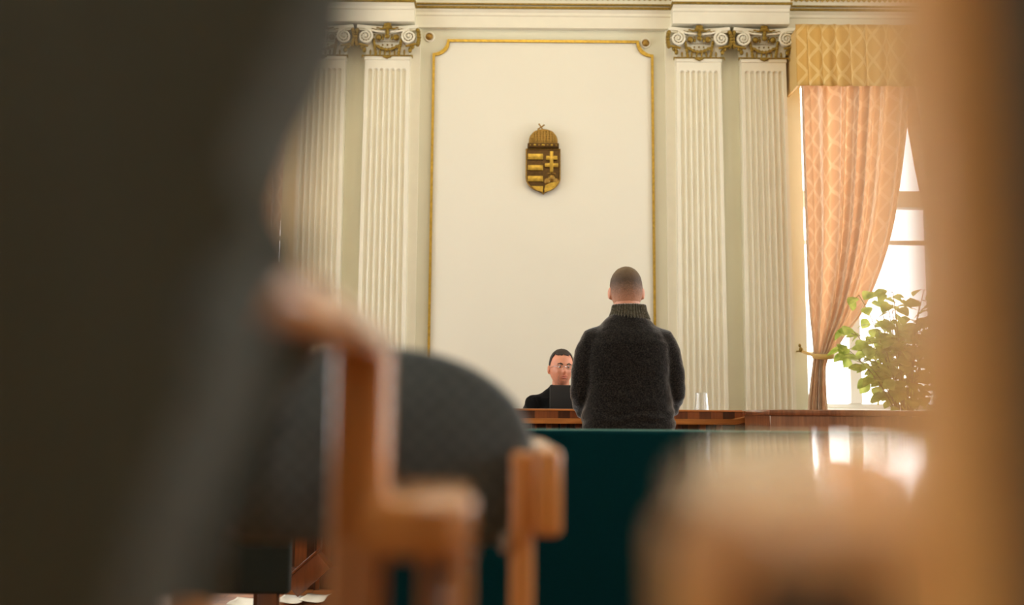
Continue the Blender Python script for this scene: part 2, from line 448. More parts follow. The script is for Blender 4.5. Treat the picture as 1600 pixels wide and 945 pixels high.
struct('wall_panel', bm, M['panel'], 'smooth pale cream panel in the middle of the end wall')
bm = NB(); out = order(pl - .011, pr + .011, pb - .011, pt + .011, fr_c); inn = order(pl + .011, pr - .011, pb + .011, pt - .011, fr_c)
n = len(out)
def V3(p, y): return bm.verts.new((p[0], y, p[1]))
o1 = [V3(p, YW) for p in out]; o2 = [V3(p, YW - .028) for p in out]; i2 = [V3(p, YW - .028) for p in inn]; i1 = [V3(p, YW) for p in inn]
for a, b in ((o1, o2), (o2, i2), (i2, i1)):
    for i in range(n): bm.faces.new((a[i], a[(i + 1) % n], b[(i + 1) % n], b[i]))
struct('trim_5', bm, M['gold'], 'thin gilt frame with notched corners around the panel', True)
for (px, py, lb) in ((671, 58, 'small bronze ball rosette at the notched panel corner farther from the orange curtain'),
                     (1008.5, 68, 'small bronze ball rosette in the notched panel corner nearest the window curtain')):
    c = P(px, py, YW)
    r = thing('rosette', lb, 'rosette', c, group=None)
    bm = NB(); lathe(bm, [(.048, 0), (.048, .008), (.040, .016), (.030, .012)], 24, axis='Y'); obj('backplate', bm, M['cream'], r)
    bm = NB(); ball(bm, (0, -.012, 0), .033, 3, (1, .6, 1)); obj('ball', bm, M['bronze' if 0 else 'crown'], r)

# ------------------------------------------------------------------ pilasters
ZT = P(1095, 92, 7.9).z                 # top of shaft
CAPH = P(1095, 42, 7.85).z - ZT
def make_pilaster(label):
    r = thing('pilaster', label, 'pilaster', group='fluted pilasters of the end wall')
    W0, W1, D = .205, .190, .10          # half widths bottom / top, projection
    z0, z1 = .42, ZT - .03
    bm = NB()
    NF = 7; rows = [z0] + [z0 + .08 + .006 * i for i in range(6)] + [1.2, 2.0, 3.0, z1 - .2] + [z1 - .12 + .006 * i for i in range(12)] + [z1]
    grid = []
    fp = 2 * .88 / NF; fr = fp * .42
    us = [-1.0]
    for kk in range(NF):
        cu0 = -.88 + fp * (kk + .5)
        us += [cu0 - fr * math.cos(PI * i / 12) for i in range(13)]
    us.append(1.0); NX = len(us)
    for z in rows:
        t = (z - z0) / (z1 - z0); W = W0 + (W1 - W0) * t
        row = []
        for i in range(NX):
            u = us[i]
            k = round((u + .88 - fp / 2) / fp); k = max(0, min(NF - 1, k)); cu = -.88 + fp * (k + .5)
            du = abs(u - cu); d = 0
            ztop = z1 - .075; zbot = z0 + .11
            dz = max(0, z - (ztop - fr * W), (zbot + fr * W) - z) / W
            q = fr * fr - du * du - dz * dz
            if q > 0: d = math.sqrt(q) * W * 1.1
            row.append(bm.verts.new((u * W, -D + d, z)))
        grid.append(row)
    for A, B in zip(grid, grid[1:]):
        for i in range(NX - 1): bm.faces.new((A[i], A[i + 1], B[i + 1], B[i]))
    bl = [bm.verts.new((-(W0 + (W1 - W0) * (z - z0) / (z1 - z0)), 0, z)) for z in rows]
    br = [bm.verts.new(((W0 + (W1 - W0) * (z - z0) / (z1 - z0)), 0, z)) for z in rows]
    for i in range(len(rows) - 1):
        bm.faces.new((bl[i], grid[i][0], grid[i + 1][0], bl[i + 1])); bm.faces.new((grid[i][-1], br[i], br[i + 1], grid[i + 1][-1]))
    obj('shaft', bm, M['cream'], r, angle=30)
    bm = NB(); box(bm, -.26, .26, -.15, 0, 0, .22, bev=.008); box(bm, -.24, .24, -.135, 0, .22, .30, bev=.03, seg=4); box(bm, -.22, .22, -.12, 0, .30, .425, bev=.02, seg=3)
    obj('base', bm, M['cream'], r)
    # capital
    H = CAPH
    bm = NB()
    box(bm, -W1 - .005, W1 + .005, -D - .012, 0, ZT - .03, ZT + .006, bev=.005)
    prism(bm, [(-W1 + .01, ZT), (W1 - .01, ZT), (W1 + .03, ZT + H * .8), (-W1 - .03, ZT + H * .8)], -D + .0, 0, 'Y')
    # abacus with a curved front edge
    pts = [(-.26, 0), (-.26, -D - .05)] + [(-.25 + .5 * i / 10, -D - .05 + .035 * math.sin(PI * i / 10)) for i in range(11)] + [(.26, -D - .05), (.26, 0)]
    prism(bm, pts, ZT + H - .028, ZT + H, 'Z'); 
    pts2 = [(x * .96, y * .94) for x, y in pts]
    prism(bm, pts2, ZT + H - .045, ZT + H - .028, 'Z')
    cap = obj('capital', bm, M['cream'], r)
    for s in (-1, 1):
        bm = NB(); cx, cz = s * .185, ZT + H * .60
        pts = []; rad = []
        for i in range(46):
            a = PI / 2 + s * -0 + i * .33; rr = .062 * (1 - i / 50)
            pts.append((cx - s * rr * math.cos(a) * -1 * 1, -D - .05 + .0004 * i * -1, cz + rr * math.sin(a))); rad.append((.011 * (1 - i / 80), .011))
        # swan-neck joining the volute to the abacus
        neck = [(s * .02, -D - .035, ZT + H - .06), (s * .09, -D - .04, ZT + H - .055), (s * .145, -D - .045, ZT + H - .045)]
        tube(bm, neck + pts[:1] + pts[1:], [.008, .010, .011] + [x[0] for x in rad], 8)
        lathe(bm, [(.0, -.0), (.05, 0), (.056, .01), (.056, .075)], 20, c=(cx, -D + .03, cz), axis='Y') if False else None
        tube(bm, [(cx, -D + .05, cz), (cx, -D - .042, cz)], [.060, .054], 20)
        ball(bm, (cx, -D - .055, cz), .013, 2)
        obj('volute', bm, M['cream'], r)
    g = NB()
    tube(g, [(-W1 - .02, -D - .016, ZT + .004), (W1 + .02, -D - .016, ZT + .004)], .007, 8)
    for s in (-1, 1):
        tube(g, [(s * (W1 + .02), -D - .016, ZT + .006), (s * (W1 + .028), -D - .02, ZT - .022)], [.009, .002], 8)
        # acanthus on the cushion outside each volute
        for i in range(7):
            a = -1.2 + i * .4
            ball(g, (s * (.252 + .016 * math.cos(a)), -D - .035, ZT + H * .60 + .066 * math.sin(a)), .024, 2, (.8, 1.3, .8))
        ball(g, (s * .21, -D - .03, ZT + H * .30), .024, 2, (1, .7, 1.1)); ball(g, (s * .195, -D - .03, ZT + H * .18), .02, 2, (.9, .7, 1.3))
        for i in range(5): ball(g, (s * (.235 - .016 * i), -D - .05, ZT + H * .60 - .066 - .004 * i), .013, 1, (1.2, .9, .9))
        for i in range(9):
            a = i * .7; ball(g, (s * .185 + .034 * math.cos(a), -D - .044, ZT + H * .60 + .034 * math.sin(a)), .007, 1, (1, .6, 1))
        # leaf drops inside the volute
        for i in range(6): ball(g, (s * (.118 - .004 * i), -D - .022, ZT + H * (.52 - .09 * i)), .017, 1, (.9, .8, 1.2))
        for i in range(4): ball(g, (s * (.06 + .022 * i), -D - .045, ZT + H * .88 - .006 * i + (.012 if i % 2 else 0)), .011, 1, (1.5, .6, .7))
        ball(g, (s * .075, -D - .03, ZT + H * .60), .028, 2, (1, .7, 1)); ball(g, (s * .038, -D - .03, ZT + H * .58), .017, 1, (.7, .7, 1.3))
    # centre flower
    ball(g, (0, -D - .045, ZT + H * .93), .028, 2, (1.5, .8, .8)); ball(g, (0, -D - .045, ZT + H * 1.02), .018, 2, (1.9, .8, .8))
    ball(g, (0, -D - .045, ZT + H * .76), .02, 2, (.9, .8, 1.8)); ball(g, (0, -D - .045, ZT + H * .62), .022, 2, (1.1, .8, 1))
    for s in (-1, 1): tube(g, [(0, -D - .05, ZT + H * .86), (s * .03, -D - .05, ZT + H * .89), (s * .06, -D - .045, ZT + H * .84)], [.008, .012, .003], 8)
    for i in range(13): ball(g, (-.084 + .014 * i, -D - .018, ZT + H * .475), .0055, 1)
    for i in range(8): ball(g, (-.145 + .29 * i / 7, -D - .014, ZT + .034), .013, 2, (.7, .6, 1.9)); 
    for i in range(9): ball(g, (-.15 + .30 * i / 8, -D - .02, ZT + H * .68 + .006 * (i % 2)), .008, 1, (1.1, .7, .9))
    # garland
    for i in range(13):
        t = i / 12; ball(g, (-.095 + .19 * t, -D - .022, ZT + H * (.34 - .14 * math.sin(PI * t))), .018 if i % 2 else .012, 1, (1, .8, 1))
    for i in range(3): ball(g, (-.04 + .04 * i, -D - .018, ZT + H * .37), .009, 1)
    for i in range(5): ball(g, (-.026 + .013 * i, -D - .022, ZT - .004 - .006 * (2 - abs(i - 2))), .014, 1)
    obj('gilding', g, M['gold2'], r)['label'] = 'gilt leaves, garland and beads'
    return r
pil = make_pilaster('cream fluted pilaster')
pl2 = [pil] + [copy_tree(pil) for _ in range(3)]
labs = ['white fluted pilaster with gilt capital between the cream panel and the pilaster beside the curtain',
        'white fluted pilaster with gilt capital directly beside the damask curtain and valance',
        'white fluted pilaster beside the panel, the one above the domed grey chair back',
        'white fluted pilaster half hidden behind the dark blurred chair back']
for o, x, lb in zip(pl2, PILX, labs): o.location = (x, YB, 0); o['label'] = lb

# ------------------------------------------------------------------ coat of arms
EC = P(848.5, 250, YW - .012); ex, ez = EC.x, EC.z
pxm = YW / F
em = thing('coat_of_arms', 'gilt bronze coat of arms with crown, bars and double cross, on the cream panel', 'emblem', (ex, YW - .012, ez))
def e2(px, py): return ((px - 848.5) * pxm, (250 - py) * pxm)
sh = [e2(821.5, 234), (e2(821.5, 280))]
for i in range(1, 10):
    a = i / 10 * PI / 2; sh.append(e2(848.5 - 27 * math.cos(a), 280 + 22.5 * math.sin(a)))
sh.append(e2(849, 307))
for i in range(9, 0, -1):
    a = i / 10 * PI / 2; sh.append(e2(848.5 + 27 * math.cos(a), 280 + 22.5 * math.sin(a)))
sh += [e2(875.5, 280), e2(875.5, 234)]
bm = NB(); prism(bm, sh, -.035, 0, 'Y', bev=.006); obj('shield', bm, M['bronze'], em)
bm = NB(); pts = [(p[0], -.036, p[1]) for p in sh]; tube(bm, pts + [pts[0]], .0055, 8); obj('rim', bm, M['crown'], em)
for (y0, y1) in ((242, 251.5), (260.5, 269), (278, 287), (294.5, 303)):
    l = 824 if y1 < 290 else 829
    a = e2(l, y1); b = e2(848.3, y0); bm = NB()
    if y1 < 290: box(bm, a[0], b[0], -.046, -.03, a[1], b[1], bev=.004)
    else: prism(bm, [e2(830, 294.5), e2(848.3, 294.5), e2(848.3, 304), e2(838, 301)], -.046, -.03, 'Y')
    obj('bar', bm, M['gold'], em)
bm = NB()
def eb(x0, y0, x1, y1):
    a = e2(x0, y1); b = e2(x1, y0); box(bm, a[0], b[0], -.05, -.03, a[1], b[1], bev=.003)
a = e2(859, 272); b = e2(864.5, 238); box(bm, a[0], b[0], -.053, -.03, a[1], b[1], bev=.003); eb(853, 245.5, 871, 252); eb(851, 257.5, 872.5, 263.5)
obj('double_cross', bm, M['gold'], em)
bm = NB()
for (cx, cy, r) in ((855, 286, 5), (862, 281, 6), (869, 286, 5)):
    c = e2(cx, cy); ball(bm, (c[0], -.036, c[1]), r * pxm, 2, (1, .4, 1))
for i in range(5): c = e2(857 + i * 2.6, 273 + abs(i - 2) * .5); ball(bm, (c[0], -.038, c[1]), .008, 1)
obj('triple_mount', bm, M['crown'], em)
bm = NB(); prism(bm, [e2(850.5, 299), e2(852, 293), e2(860, 289), e2(873, 287), e2(867, 297), e2(858, 302), e2(851, 304)], -.045, -.03, 'Y'); obj('mount_base', bm, M['gold'], em)
# crown
bm = NB(); dome = []
for i in range(21):
    a = PI * i / 20; dome.append(e2(848.5 - 23 * math.cos(a), 223 - 21 * (math.sin(a) ** .8)))
prism(bm, [e2(825.5, 226)] + dome + [e2(871.5, 226)], -.05, 0, 'Y', bev=.012)
for k in range(-4, 5):
    for j in range(5):
        c = e2(848.5 + k * 4.8, 221 - j * 3.8)
        if (k * 4.8 / 22) ** 2 + ((j * 3.8) / 20) ** 2 < .85: ball(bm, (c[0], -.052, c[1]), .0085, 1)
cr = obj('crown', bm, M['crown'], em)
bm = NB(); a = e2(823.5, 233); b = e2(873.5, 225); box(bm, a[0], b[0], -.06, 0, a[1], b[1], bev=.006)
obj('crown_band', bm, M['bronze'], em)
bm = NB()
for k in range(7):
    bm = NB(); c = e2(828 + k * 6.8, 228.5); ball(bm, (c[0], -.062, c[1]), .011 if k in (1, 3, 5) else .006, 2, (1.4 if k == 3 else 1, .5, .8)); obj('jewel', bm, M['gold'], em)
bm = NB()
A, B = e2(849, 204), e2(842, 193); C_, D_ = e2(849.5, 194.5), e2(840.5, 201)
tube(bm, [(A[0], -.03, A[1]), (B[0], -.03, B[1])], .006, 8); tube(bm, [(C_[0], -.03, C_[1]), (D_[0], -.03, D_[1])], .006, 8)
for q in (B, C_, D_): ball(bm, (q[0], -.03, q[1]), .009, 1)
obj('bent_cross', bm, M['crown'], em)

# ------------------------------------------------------------------ curtains and valances
def cloth(name, rows, mat, parent, folds, amp, ybase, thick=.0, NX=150, ph=0, seed=0):
    """rows: list of (z, xl, xr, amp_scale); pleated sheet, UV in metres of cloth"""
    bm = NB(); uvl = bm.loops.layers.uv.new('UVMap')
    rnd = random.Random(seed); shifts = [rnd.uniform(-.5, .5) for _ in range(folds * 2 + 3)]
    zs = []
    for (a, b) in zip(rows, rows[1:]):
        nseg = max(2, int(abs(a[0] - b[0]) / .05))
        for i in range(nseg):
            t = i / nseg; zs.append(tuple(a[j] + (b[j] - a[j]) * t for j in range(4)))
    zs.append(rows[-1])
    # smooth edges
    for _ in range(6): zs = [zs[0]] + [tuple([zs[i][0]] + [(zs[i - 1][j] + 2 * zs[i][j] + zs[i + 1][j]) / 4 for j in (1, 2, 3)]) for i in range(1, len(zs) - 1)] + [zs[-1]]
    W = 2.6 * abs(rows[0][2] - rows[0][1]) / 1.6
    g = []
    for (z, xl, xr, am) in zs:
        row = []
        for i in range(NX):
            u = i / (NX - 1)
            f = u * folds + ph + .35 * math.sin(3.1 * u * PI + seed) + .06 * math.sin(z * 1.3 + u * 9)
            s = math.sin(2 * PI * f); s2 = s * abs(s) ** -.3 if abs(s) > 1e-4 else 0
            lo = .7 + .5 * math.sin(7.3 * u * PI + seed * 2)
            y = ybase - amp * am * s2 * lo - .25 * amp * math.sin(2 * PI * f * 2.3 + z * .8) * am
            x = xl + (xr - xl) * (u + .010 * math.cos(2 * PI * f) * 1.0)
            row.append((bm.verts.new((x, y, z)), (u * W, z)))
        g.append(row)
    for A, B in zip(g, g[1:]):
        for i in range(NX - 1):
            q = (A[i], A[i + 1], B[i + 1], B[i]); f = bm.faces.new([k[0] for k in q])
            for lp, k in zip(f.loops, q): lp[uvl].uv = k[1]
    o = obj(name, bm, mat, parent, True, 180)
    m = o.modifiers.new('t', 'SOLIDIFY'); m.thickness = .0025
    return o
YC = 7.72
edge = [(120, 1249, 1430), (200, 1251, 1422), (270, 1253.5, 1414), (330, 1256, 1405), (380, 1258.5, 1393), (430, 1261, 1376), (480, 1264, 1354), (520, 1268, 1329), (548, 1272, 1300), (562, 1272, 1288), (580, 1269, 1290), (638, 1262, 1293)]
rows = []
for i, (py, a, b) in enumerate(edge):
    A_, B_ = P(a, py, YC), P(b, py, YC); am = (1, 1, 1, 1, .95, .9, .8, .55, .35, .28, .4, .55)[i]
    rows.append((A_.z, A_.x, B_.x, am))
rows.append((.06, rows[-1][1] - .02, rows[-1][2] + .03, .7))
cen = P(1428, 300, YC).x
def mirror_rows(rs, c): return [(r[0], 2 * c - r[1], 2 * c - r[2], r[3]) for r in rs]
def curtain(rs, label, seed, side):
    r = thing('curtain', label, 'curtain', group='tied-back damask curtains')
    cloth('drape', rs, M['curtain'], r, 7, .07, YC, seed=seed, NX=220)
    tz = P(1280, 556, YC).z; k = [q for q in rs if abs(q[0] - tz) < .08]; xm = (k[0][1] + k[0][2]) / 2; hw = abs(k[0][2] - k[0][1]) / 2
    bm = NB(); pts = [(xm + (hw + .012) * math.cos(a), YC + .055 * math.sin(a), tz + .01 * math.sin(a)) for a in [2 * PI * i / 20 for i in range(21)]]
    tube(bm, pts, [(.022, .006)] * 21, 8, up=(0, 0, 1))
    hx = xm - side * (hw + .055)
    tube(bm, [(xm - side * hw, YC, tz), (hx, YB - .11, tz + .05)], [(.012, .005)] * 2, 8)
    obj('tieback', bm, M['valance'], r)
    bm = NB(); tube(bm, [(hx, YB - .1, tz + .05), (hx, YB, tz + .055)], .007, 8); ball(bm, (hx, YB - .115, tz + .06), .018, 2, (1, 1, 1.3)); ball(bm, (hx - side * .008, YB - .11, tz + .095), .012, 2, (1, 1, 1.3))
    obj('holdback_hook', bm, M['gold2'], r)
    return r
curtain(rows, 'orange damask curtain tied back beside the pilaster, at the window with the plant', 1, 1)
curtain(mirror_rows(rows, cen), 'damask curtain of the plant window behind the nearest wooden post', 2, -1)
lc = 2 * WC - cen
curtain(mirror_rows(rows, WC), 'damask curtain beside the pilaster that is half hidden by the dark blurred chair back', 3, -1)
curtain([(r[0], r[1] - 2 * (cen - WC), r[2] - 2 * (cen - WC), r[3]) for r in rows], 'damask curtain of the far window, on its side away from the pilasters', 4, 1)
def valance(cx, label, seed):
    vt, vb = P(1300, 38, 7.62).z, P(1300, 134, 7.62).z
    hw = cen - P(1247, 90, 7.62).x
    r = thing('valance', label, 'valance', group='yellow damask valances')
    cloth('valance_cloth', [(vt, cx - hw, cx + hw, .5), ((vt + vb) / 2, cx - hw, cx + hw, .8), (vb, cx - hw, cx + hw, 1)], M['valance'], r, 13, .013, 7.62, seed=seed, NX=220)
    bm = NB(); box(bm, cx - hw + .01, cx + hw - .01, 7.655, YB - .0, vt - .03, vt - .005, bev=.004)
    for s in (-1, 1): box(bm, cx + s * (hw - .02) - .008, cx + s * (hw - .02) + .008, 7.66, YB, vb + .03, vt - .03)
    obj('pelmet_board', bm, M['valance'], r)
valance(cen, 'gathered yellow damask valance above the window with the plant', 5)
valance(2 * WC - cen, 'yellow damask valance above the window hidden by the dark chair back', 6)

# ------------------------------------------------------------------ potted plant by the window
PY = 7.35
base = P(1415, 636, PY)
pz = .62
pt_ = thing('potted_plant', 'leafy green plant in the bright window, in a terracotta pot on a stand', 'plant', (base.x, PY, pz))
bm = NB(); lathe(bm, [(.10, 0), (.15, .28), (.165, .28), (.165, .33), (.145, .33), (.14, .29), (0, .29)], 28); obj('pot', bm, M['pot'], pt_)
bm = NB(); lathe(bm, [(0, .285), (.139, .29), (.139, .30), (0, .31)], 24); obj('soil', bm, M['soil'], pt_)
rnd = random.Random(11)
stems = NB(); leaves = NB()
def leaf(c, d, up, L, W):
    d = d.normalized(); s = d.cross(up).normalized(); nrm = s.cross(d)
    pts = []
    prof = [(0, 0), (.12, .55), (.35, 1), (.6, .92), (.85, .45), (1, 0)]
    rows_ = []
    for t, wv in prof:
        cpt = c + d * L * t - nrm * (L * .25 * t * t)
        rows_.append([leaves.verts.new(cpt + s * (W * wv * k) + nrm * (abs(k) * W * .18 * wv)) for k in (-1, 0, 1)] if wv else [leaves.verts.new(cpt)])
    for A, B in zip(rows_, rows_[1:]):
        if len(A) == 1: leaves.faces.new((A[0], B[1], B[0])); leaves.faces.new((A[0], B[2], B[1]))
        elif len(B) == 1: leaves.faces.new((A[0], A[1], B[0])); leaves.faces.new((A[1], A[2], B[0]))
        else: leaves.faces.new((A[0], A[1], B[1], B[0])); leaves.faces.new((A[1], A[2], B[2], B[1]))
for s in range(27):
    a = rnd.uniform(0, 2 * PI); rr = rnd.uniform(.10, .50); hh = rnd.uniform(.55, 1.22) - rr * .5
    tip = Vector((rr * math.cos(a), rr * .45 * math.sin(a), .32 + hh))
    p0 = Vector((.04 * math.cos(a), .04 * math.sin(a), .28)); pm = Vector((tip.x * .35, tip.y * .35, .32 + hh * .65))
    pts = []
    for i in range(11):
        t = i / 10; pts.append(p0 * (1 - t) ** 2 + pm * 2 * t * (1 - t) + tip * t * t)
    tube(stems, pts, [.006 * (1 - .6 * i / 10) for i in range(11)], 6)
    for i in range(3, 11):
        for q in range(2 if i > 4 else 1):
            b = rnd.uniform(0, 2 * PI); d = Vector((math.cos(b), .7 * math.sin(b), rnd.uniform(-.5, .4)))
            st = pts[i] + d.normalized() * .05
            tube(stems, [pts[i], st], .002, 5)
            leaf(st, d + Vector((0, 0, rnd.uniform(-.6, .1))), Vector((rnd.uniform(-.6, .6), rnd.uniform(-1, -.2), 1)), rnd.uniform(.085, .125), rnd.uniform(.040, .055))
obj('stems', stems, M['stem'], pt_); obj('foliage', leaves, M['leaf'], pt_, True, 180)
st = thing('plant_stand', 'wooden stand under the potted plant by the window', 'stand', (base.x, PY, 0))
bm = NB(); lathe(bm, [(.2, .58), (.2, .618), (0, .619)], 28); obj('top', bm, M['darkwood'], st)
for k in range(3):
    a = k * 2 * PI / 3; bm = NB(); tube(bm, [(.12 * math.cos(a), .12 * math.sin(a), .585), (.17 * math.cos(a), .17 * math.sin(a), 0)], [.018, .012], 10); obj('leg', bm, M['darkwood'], st)

# ------------------------------------------------------------------ judge's bench, clerk's table
bm = NB(); box(bm, -1.9, 2.45, 5.98, YB - .17, 0, .15, bev=.005); struct('floor_dais', bm, M['floor'])
DZ = P(1000, 639.5, 5.75).z
dk = thing('judge_desk', 'long dark veneered wooden judge desk below the panel', 'desk', (0, 5.75, 0))
dx0, dx1 = P(445, 640, 5.75).x, P(1209, 640, 5.75).x
bm = NB(); box(bm, dx0, dx1, 0, .035, 0, DZ - .012); obj('front_panel', bm, M['deskwood'], dk, False)
bm = NB(); box(bm, dx0 - .01, dx1 + .01, -.008, .16, DZ - .012, DZ, bev=.003); obj('top_rail', bm, M['desktrim'], dk)
for a in (dx0, dx1 - .03):
    bm = NB(); box(bm, a, a + .03, .035, .75, 0, DZ - .012); obj('side_panel', bm, M['deskwood'], dk, False)
bm = NB(); box(bm, dx0 + .03, dx1 - .03, .035, .70, .88, .905, bev=.003); obj('writing_top', bm, M['desktrim'], dk)
# front table tier: its edge turns back at the window end
FY = -.10
def fx(px): return P(px, 655, 5.65).x
lz = P(1000, 658.5, 5.63).z; lz2 = P(1200, 651.5, 5.68).z
bm = NB()
pts = [(dx0, lz - .018), (fx(1149), lz - .018), (fx(1149), lz + .018 - .004), (dx0, lz + .014)]
prism(bm, [(dx0, lz - .016), (fx(1148), lz - .016), (fx(1180), lz2 - .016), (dx1, lz2 - .016), (dx1, lz2 + .014), (fx(1180), lz2 + .014), (fx(1148), lz + .014), (dx0, lz + .014)], FY - .02, 0, 'Y', bev=.003)
obj('ledge', bm, M['desktrim'], dk)
for i, px in enumerate([500, 560, 620, 700, 790, 835, 858, 881, 904, 1062, 1100, 1125, 1182]):
    a = fx(px); bm = NB(); box(bm, a - .017, a + .017, -.07, 0, 0, lz - .016, bev=.004); obj('panel_stile', bm, M['desktrim'] if px in (1100, 1182) else M['deskwood'], dk)
bm = NB(); box(bm, dx0, dx1, -.05, 0, 0, .12, bev=.004); obj('plinth', bm, M['darkwood'], dk)

ct = thing('clerk_table', 'smooth lacquered brown table front beside the tied curtain, next to the judge desk', 'table', (0, 5.02, 0))
cx0 = P(1204, 640, 5.02).x; cx1 = cx0 + 2.0; cz = P(1300, 640.5, 5.02).z
bm = NB(); box(bm, cx0, cx1, 0, .03, .02, cz - .03, bev=.002); obj('front_panel', bm, M['tablewood'], ct)
bm = NB(); box(bm, cx0 - .01, cx1 + .01, -.01, .58, cz - .03, cz, bev=.004); obj('tabletop', bm, M['tablewood'], ct)
for a in (cx0, cx1 - .03):
    bm = NB(); box(bm, a, a + .03, .03, .56, 0, cz - .03); obj('side_panel', bm, M['tablewood'], ct, False)

# upturned tumbler
g0 = P(1096, 640, 5.84); bm = NB()
lathe(bm, [(.042, 0), (.0345, .105), (0, .105), (0, .097), (.031, .096), (.0385, 0), (.042, 0)], 32)
o = obj('drinking_glass', bm, M['tumbler']); o.location = (g0.x, 5.84, DZ + .0005)
tag(o, 'clear drinking glass turned upside down on the judge desk beside the standing man', 'glass')

# monitor in front of the judge
mo = thing('monitor', 'black screen seen from behind, in front of the robed judge', 'monitor', (0, 6.12, .906))
ml, mr = P(859, 620, 6.12).x, P(859, 620, 6.12).x + .44; mt = P(880, 601.5, 6.12).z - .906
bm = NB(); box(bm, ml, mr, -.012, .012, .035, mt, bev=.006); obj('screen_housing', bm, M['black'], mo)
bm = NB(); box(bm, (ml + mr) / 2 - .03, (ml + mr) / 2 + .03, -.03, -.012, .0, .16, bev=.006); obj('neck', bm, M['black'], mo)
bm = NB(); box(bm, (ml + mr) / 2 - .11, (ml + mr) / 2 + .11, -.09, .08, 0, .012, bev=.004); obj('foot', bm, M['black'], mo)

# ------------------------------------------------------------------ people
def gs(p, c, s): return math.exp(-sum(((p[i] - c[i]) / s[i]) ** 2 for i in range(3)))
def crown(x, y, z):
    if z <= 0 or z >= .9999: return x, y
    k = ((1 - z ** 2.7) ** .5) / math.sqrt(1 - z * z); return x * k, y * k
def add_head(bm, c, yaw=0, pitch=0, roll=0, jowl=0.0):
    """head centred at c, height .24, facing -Y before the turn"""
    q = bmesh.ops.create_icosphere(bm, subdivisions=5, radius=1.0)
    Rm = Matrix.Rotation(yaw, 4, 'Z') @ Matrix.Rotation(roll, 4, 'Y') @ Matrix.Rotation(pitch, 4, 'X')
    T = Matrix.Translation(c) @ Rm
    for v in q['verts']:
        x, y, z = v.co
        x, y = crown(x, y, z); wx = .080; wy = .098; wz = .122
        if z < 0: wx *= 1 - (.24 - jowl) * (-z) ** 1.7; wy *= 1 - .10 * (-z) ** 2
        X, Y, Z = x * wx, y * wy, z * wz
        if z < 0 and y > 0: Y *= 1 - .42 * (-z) ** 1.2            # nape
        if y < 0: Y *= .93 + .05 * max(0, -z)
        p = (X, Y, Z); d = 0.0
        if y < 0:
            d += .024 * gs(p, (0, -.095, -.028), (.013, .03, .016)) + .015 * gs(p, (0, -.095, -.006), (.009, .03, .028))
            d += .006 * gs(p, (.03, -.085, .022), (.022, .03, .009)) + .006 * gs(p, (-.03, -.085, .022), (.022, .03, .009))
            d -= .011 * gs(p, (.031, -.085, .003), (.017, .03, .011)) + .011 * gs(p, (-.031, -.085, .003), (.017, .03, .011))
            d += .006 * gs(p, (.045, -.07, -.03), (.02, .03, .02)) + .006 * gs(p, (-.045, -.07, -.03), (.02, .03, .02))
            d += .009 * gs(p, (0, -.09, -.062), (.022, .03, .010)) - .004 * gs(p, (0, -.09, -.078), (.02, .03, .006))
            d += .010 * gs(p, (0, -.08, -.102), (.022, .03, .016))
        v.co = Vector((X, Y - d, Z))
    bmesh.ops.transform(bm, matrix=T, verts=q['verts'])
    for s in (-1, 1):                                               # ears
        r = bmesh.ops.create_icosphere(bm, subdivisions=3, radius=1.0)
        bmesh.ops.scale(bm, verts=r['verts'], vec=(.010, .018, .032))
        bmesh.ops.transform(bm, matrix=T @ Matrix.Translation((s * .085, .006, -.012)) @ Matrix.Rotation(s * .35, 4, 'Z') @ Matrix.Rotation(-.12, 4, 'X'), verts=r['verts'])
        r = bmesh.ops.create_icosphere(bm, subdivisions=2, radius=.008)
        bmesh.ops.transform(bm, matrix=T @ Matrix.Translation((s * .0765, .0, -.038)), verts=r['verts'])
    return T
def add_hand(bm, T, side=1, curl=.5):
    """hand along +Y of T (wrist at the origin), palm facing -Z"""
    def pt(x, y, z): return T @ Vector((x * side, y, z))
    tube(bm, [pt(0, -.03, 0), pt(0, .0, 0), pt(0, .03, 0), pt(.002, .07, 0), pt(.003, .092, -.002)], [(.021, .028), (.018, .027), (.017, .036), (.015, .041), (.010, .038)], 12, up=T.to_3x3() @ Vector((0, 0, 1)))
    for i, (x, L, r) in enumerate(((-.030, .072, .0085), (-.010, .082, .009), (.011, .076, .0085), (.031, .060, .0075))):
        c = curl; p = Vector((x, .082, 0)); a = -.15; pts = [Vector((x * .9, .06, 0)), p.copy()]
        for k, f in enumerate((.45, .32, .23)):
            a -= c * (.9 if k else .7); p = p + Vector((x * .03, math.cos(a) * L * f, math.sin(a) * L * f)); pts.append(p.copy())
        tube(bm, [pt(*q) for q in pts], [r, r, r * .97, r * .9, r * .72], 10)
    pts = [(-.025, .02, -.004), (-.043, .045, -.012), (-.048, .07, -.022), (-.043, .092, -.03)]
    tube(bm, [pt(*q) for q in pts], [.013, .011, .010, .0075], 10)
def sph_ring(bm, rings, seg=36):
    """loft of superellipse rings (z, cx, cy, rx, ry, power)"""
    R_ = []
    for (z, cx, cy, rx, ry, pw) in rings:
        ring = []
        for k in range(seg):
            a = 2 * PI * k / seg; c, s = math.cos(a), math.sin(a)
            ring.append(bm.verts.new((cx + rx * math.copysign(abs(c) ** pw, c), cy + ry * math.copysign(abs(s) ** pw, s), z)))
        R_.append(ring)
    for A, B in zip(R_, R_[1:]):
        for k in range(seg): bm.faces.new((A[k], A[(k + 1) % seg], B[(k + 1) % seg], B[k]))
    bm.faces.new(R_[0][::-1]); bm.faces.new(R_[-1])

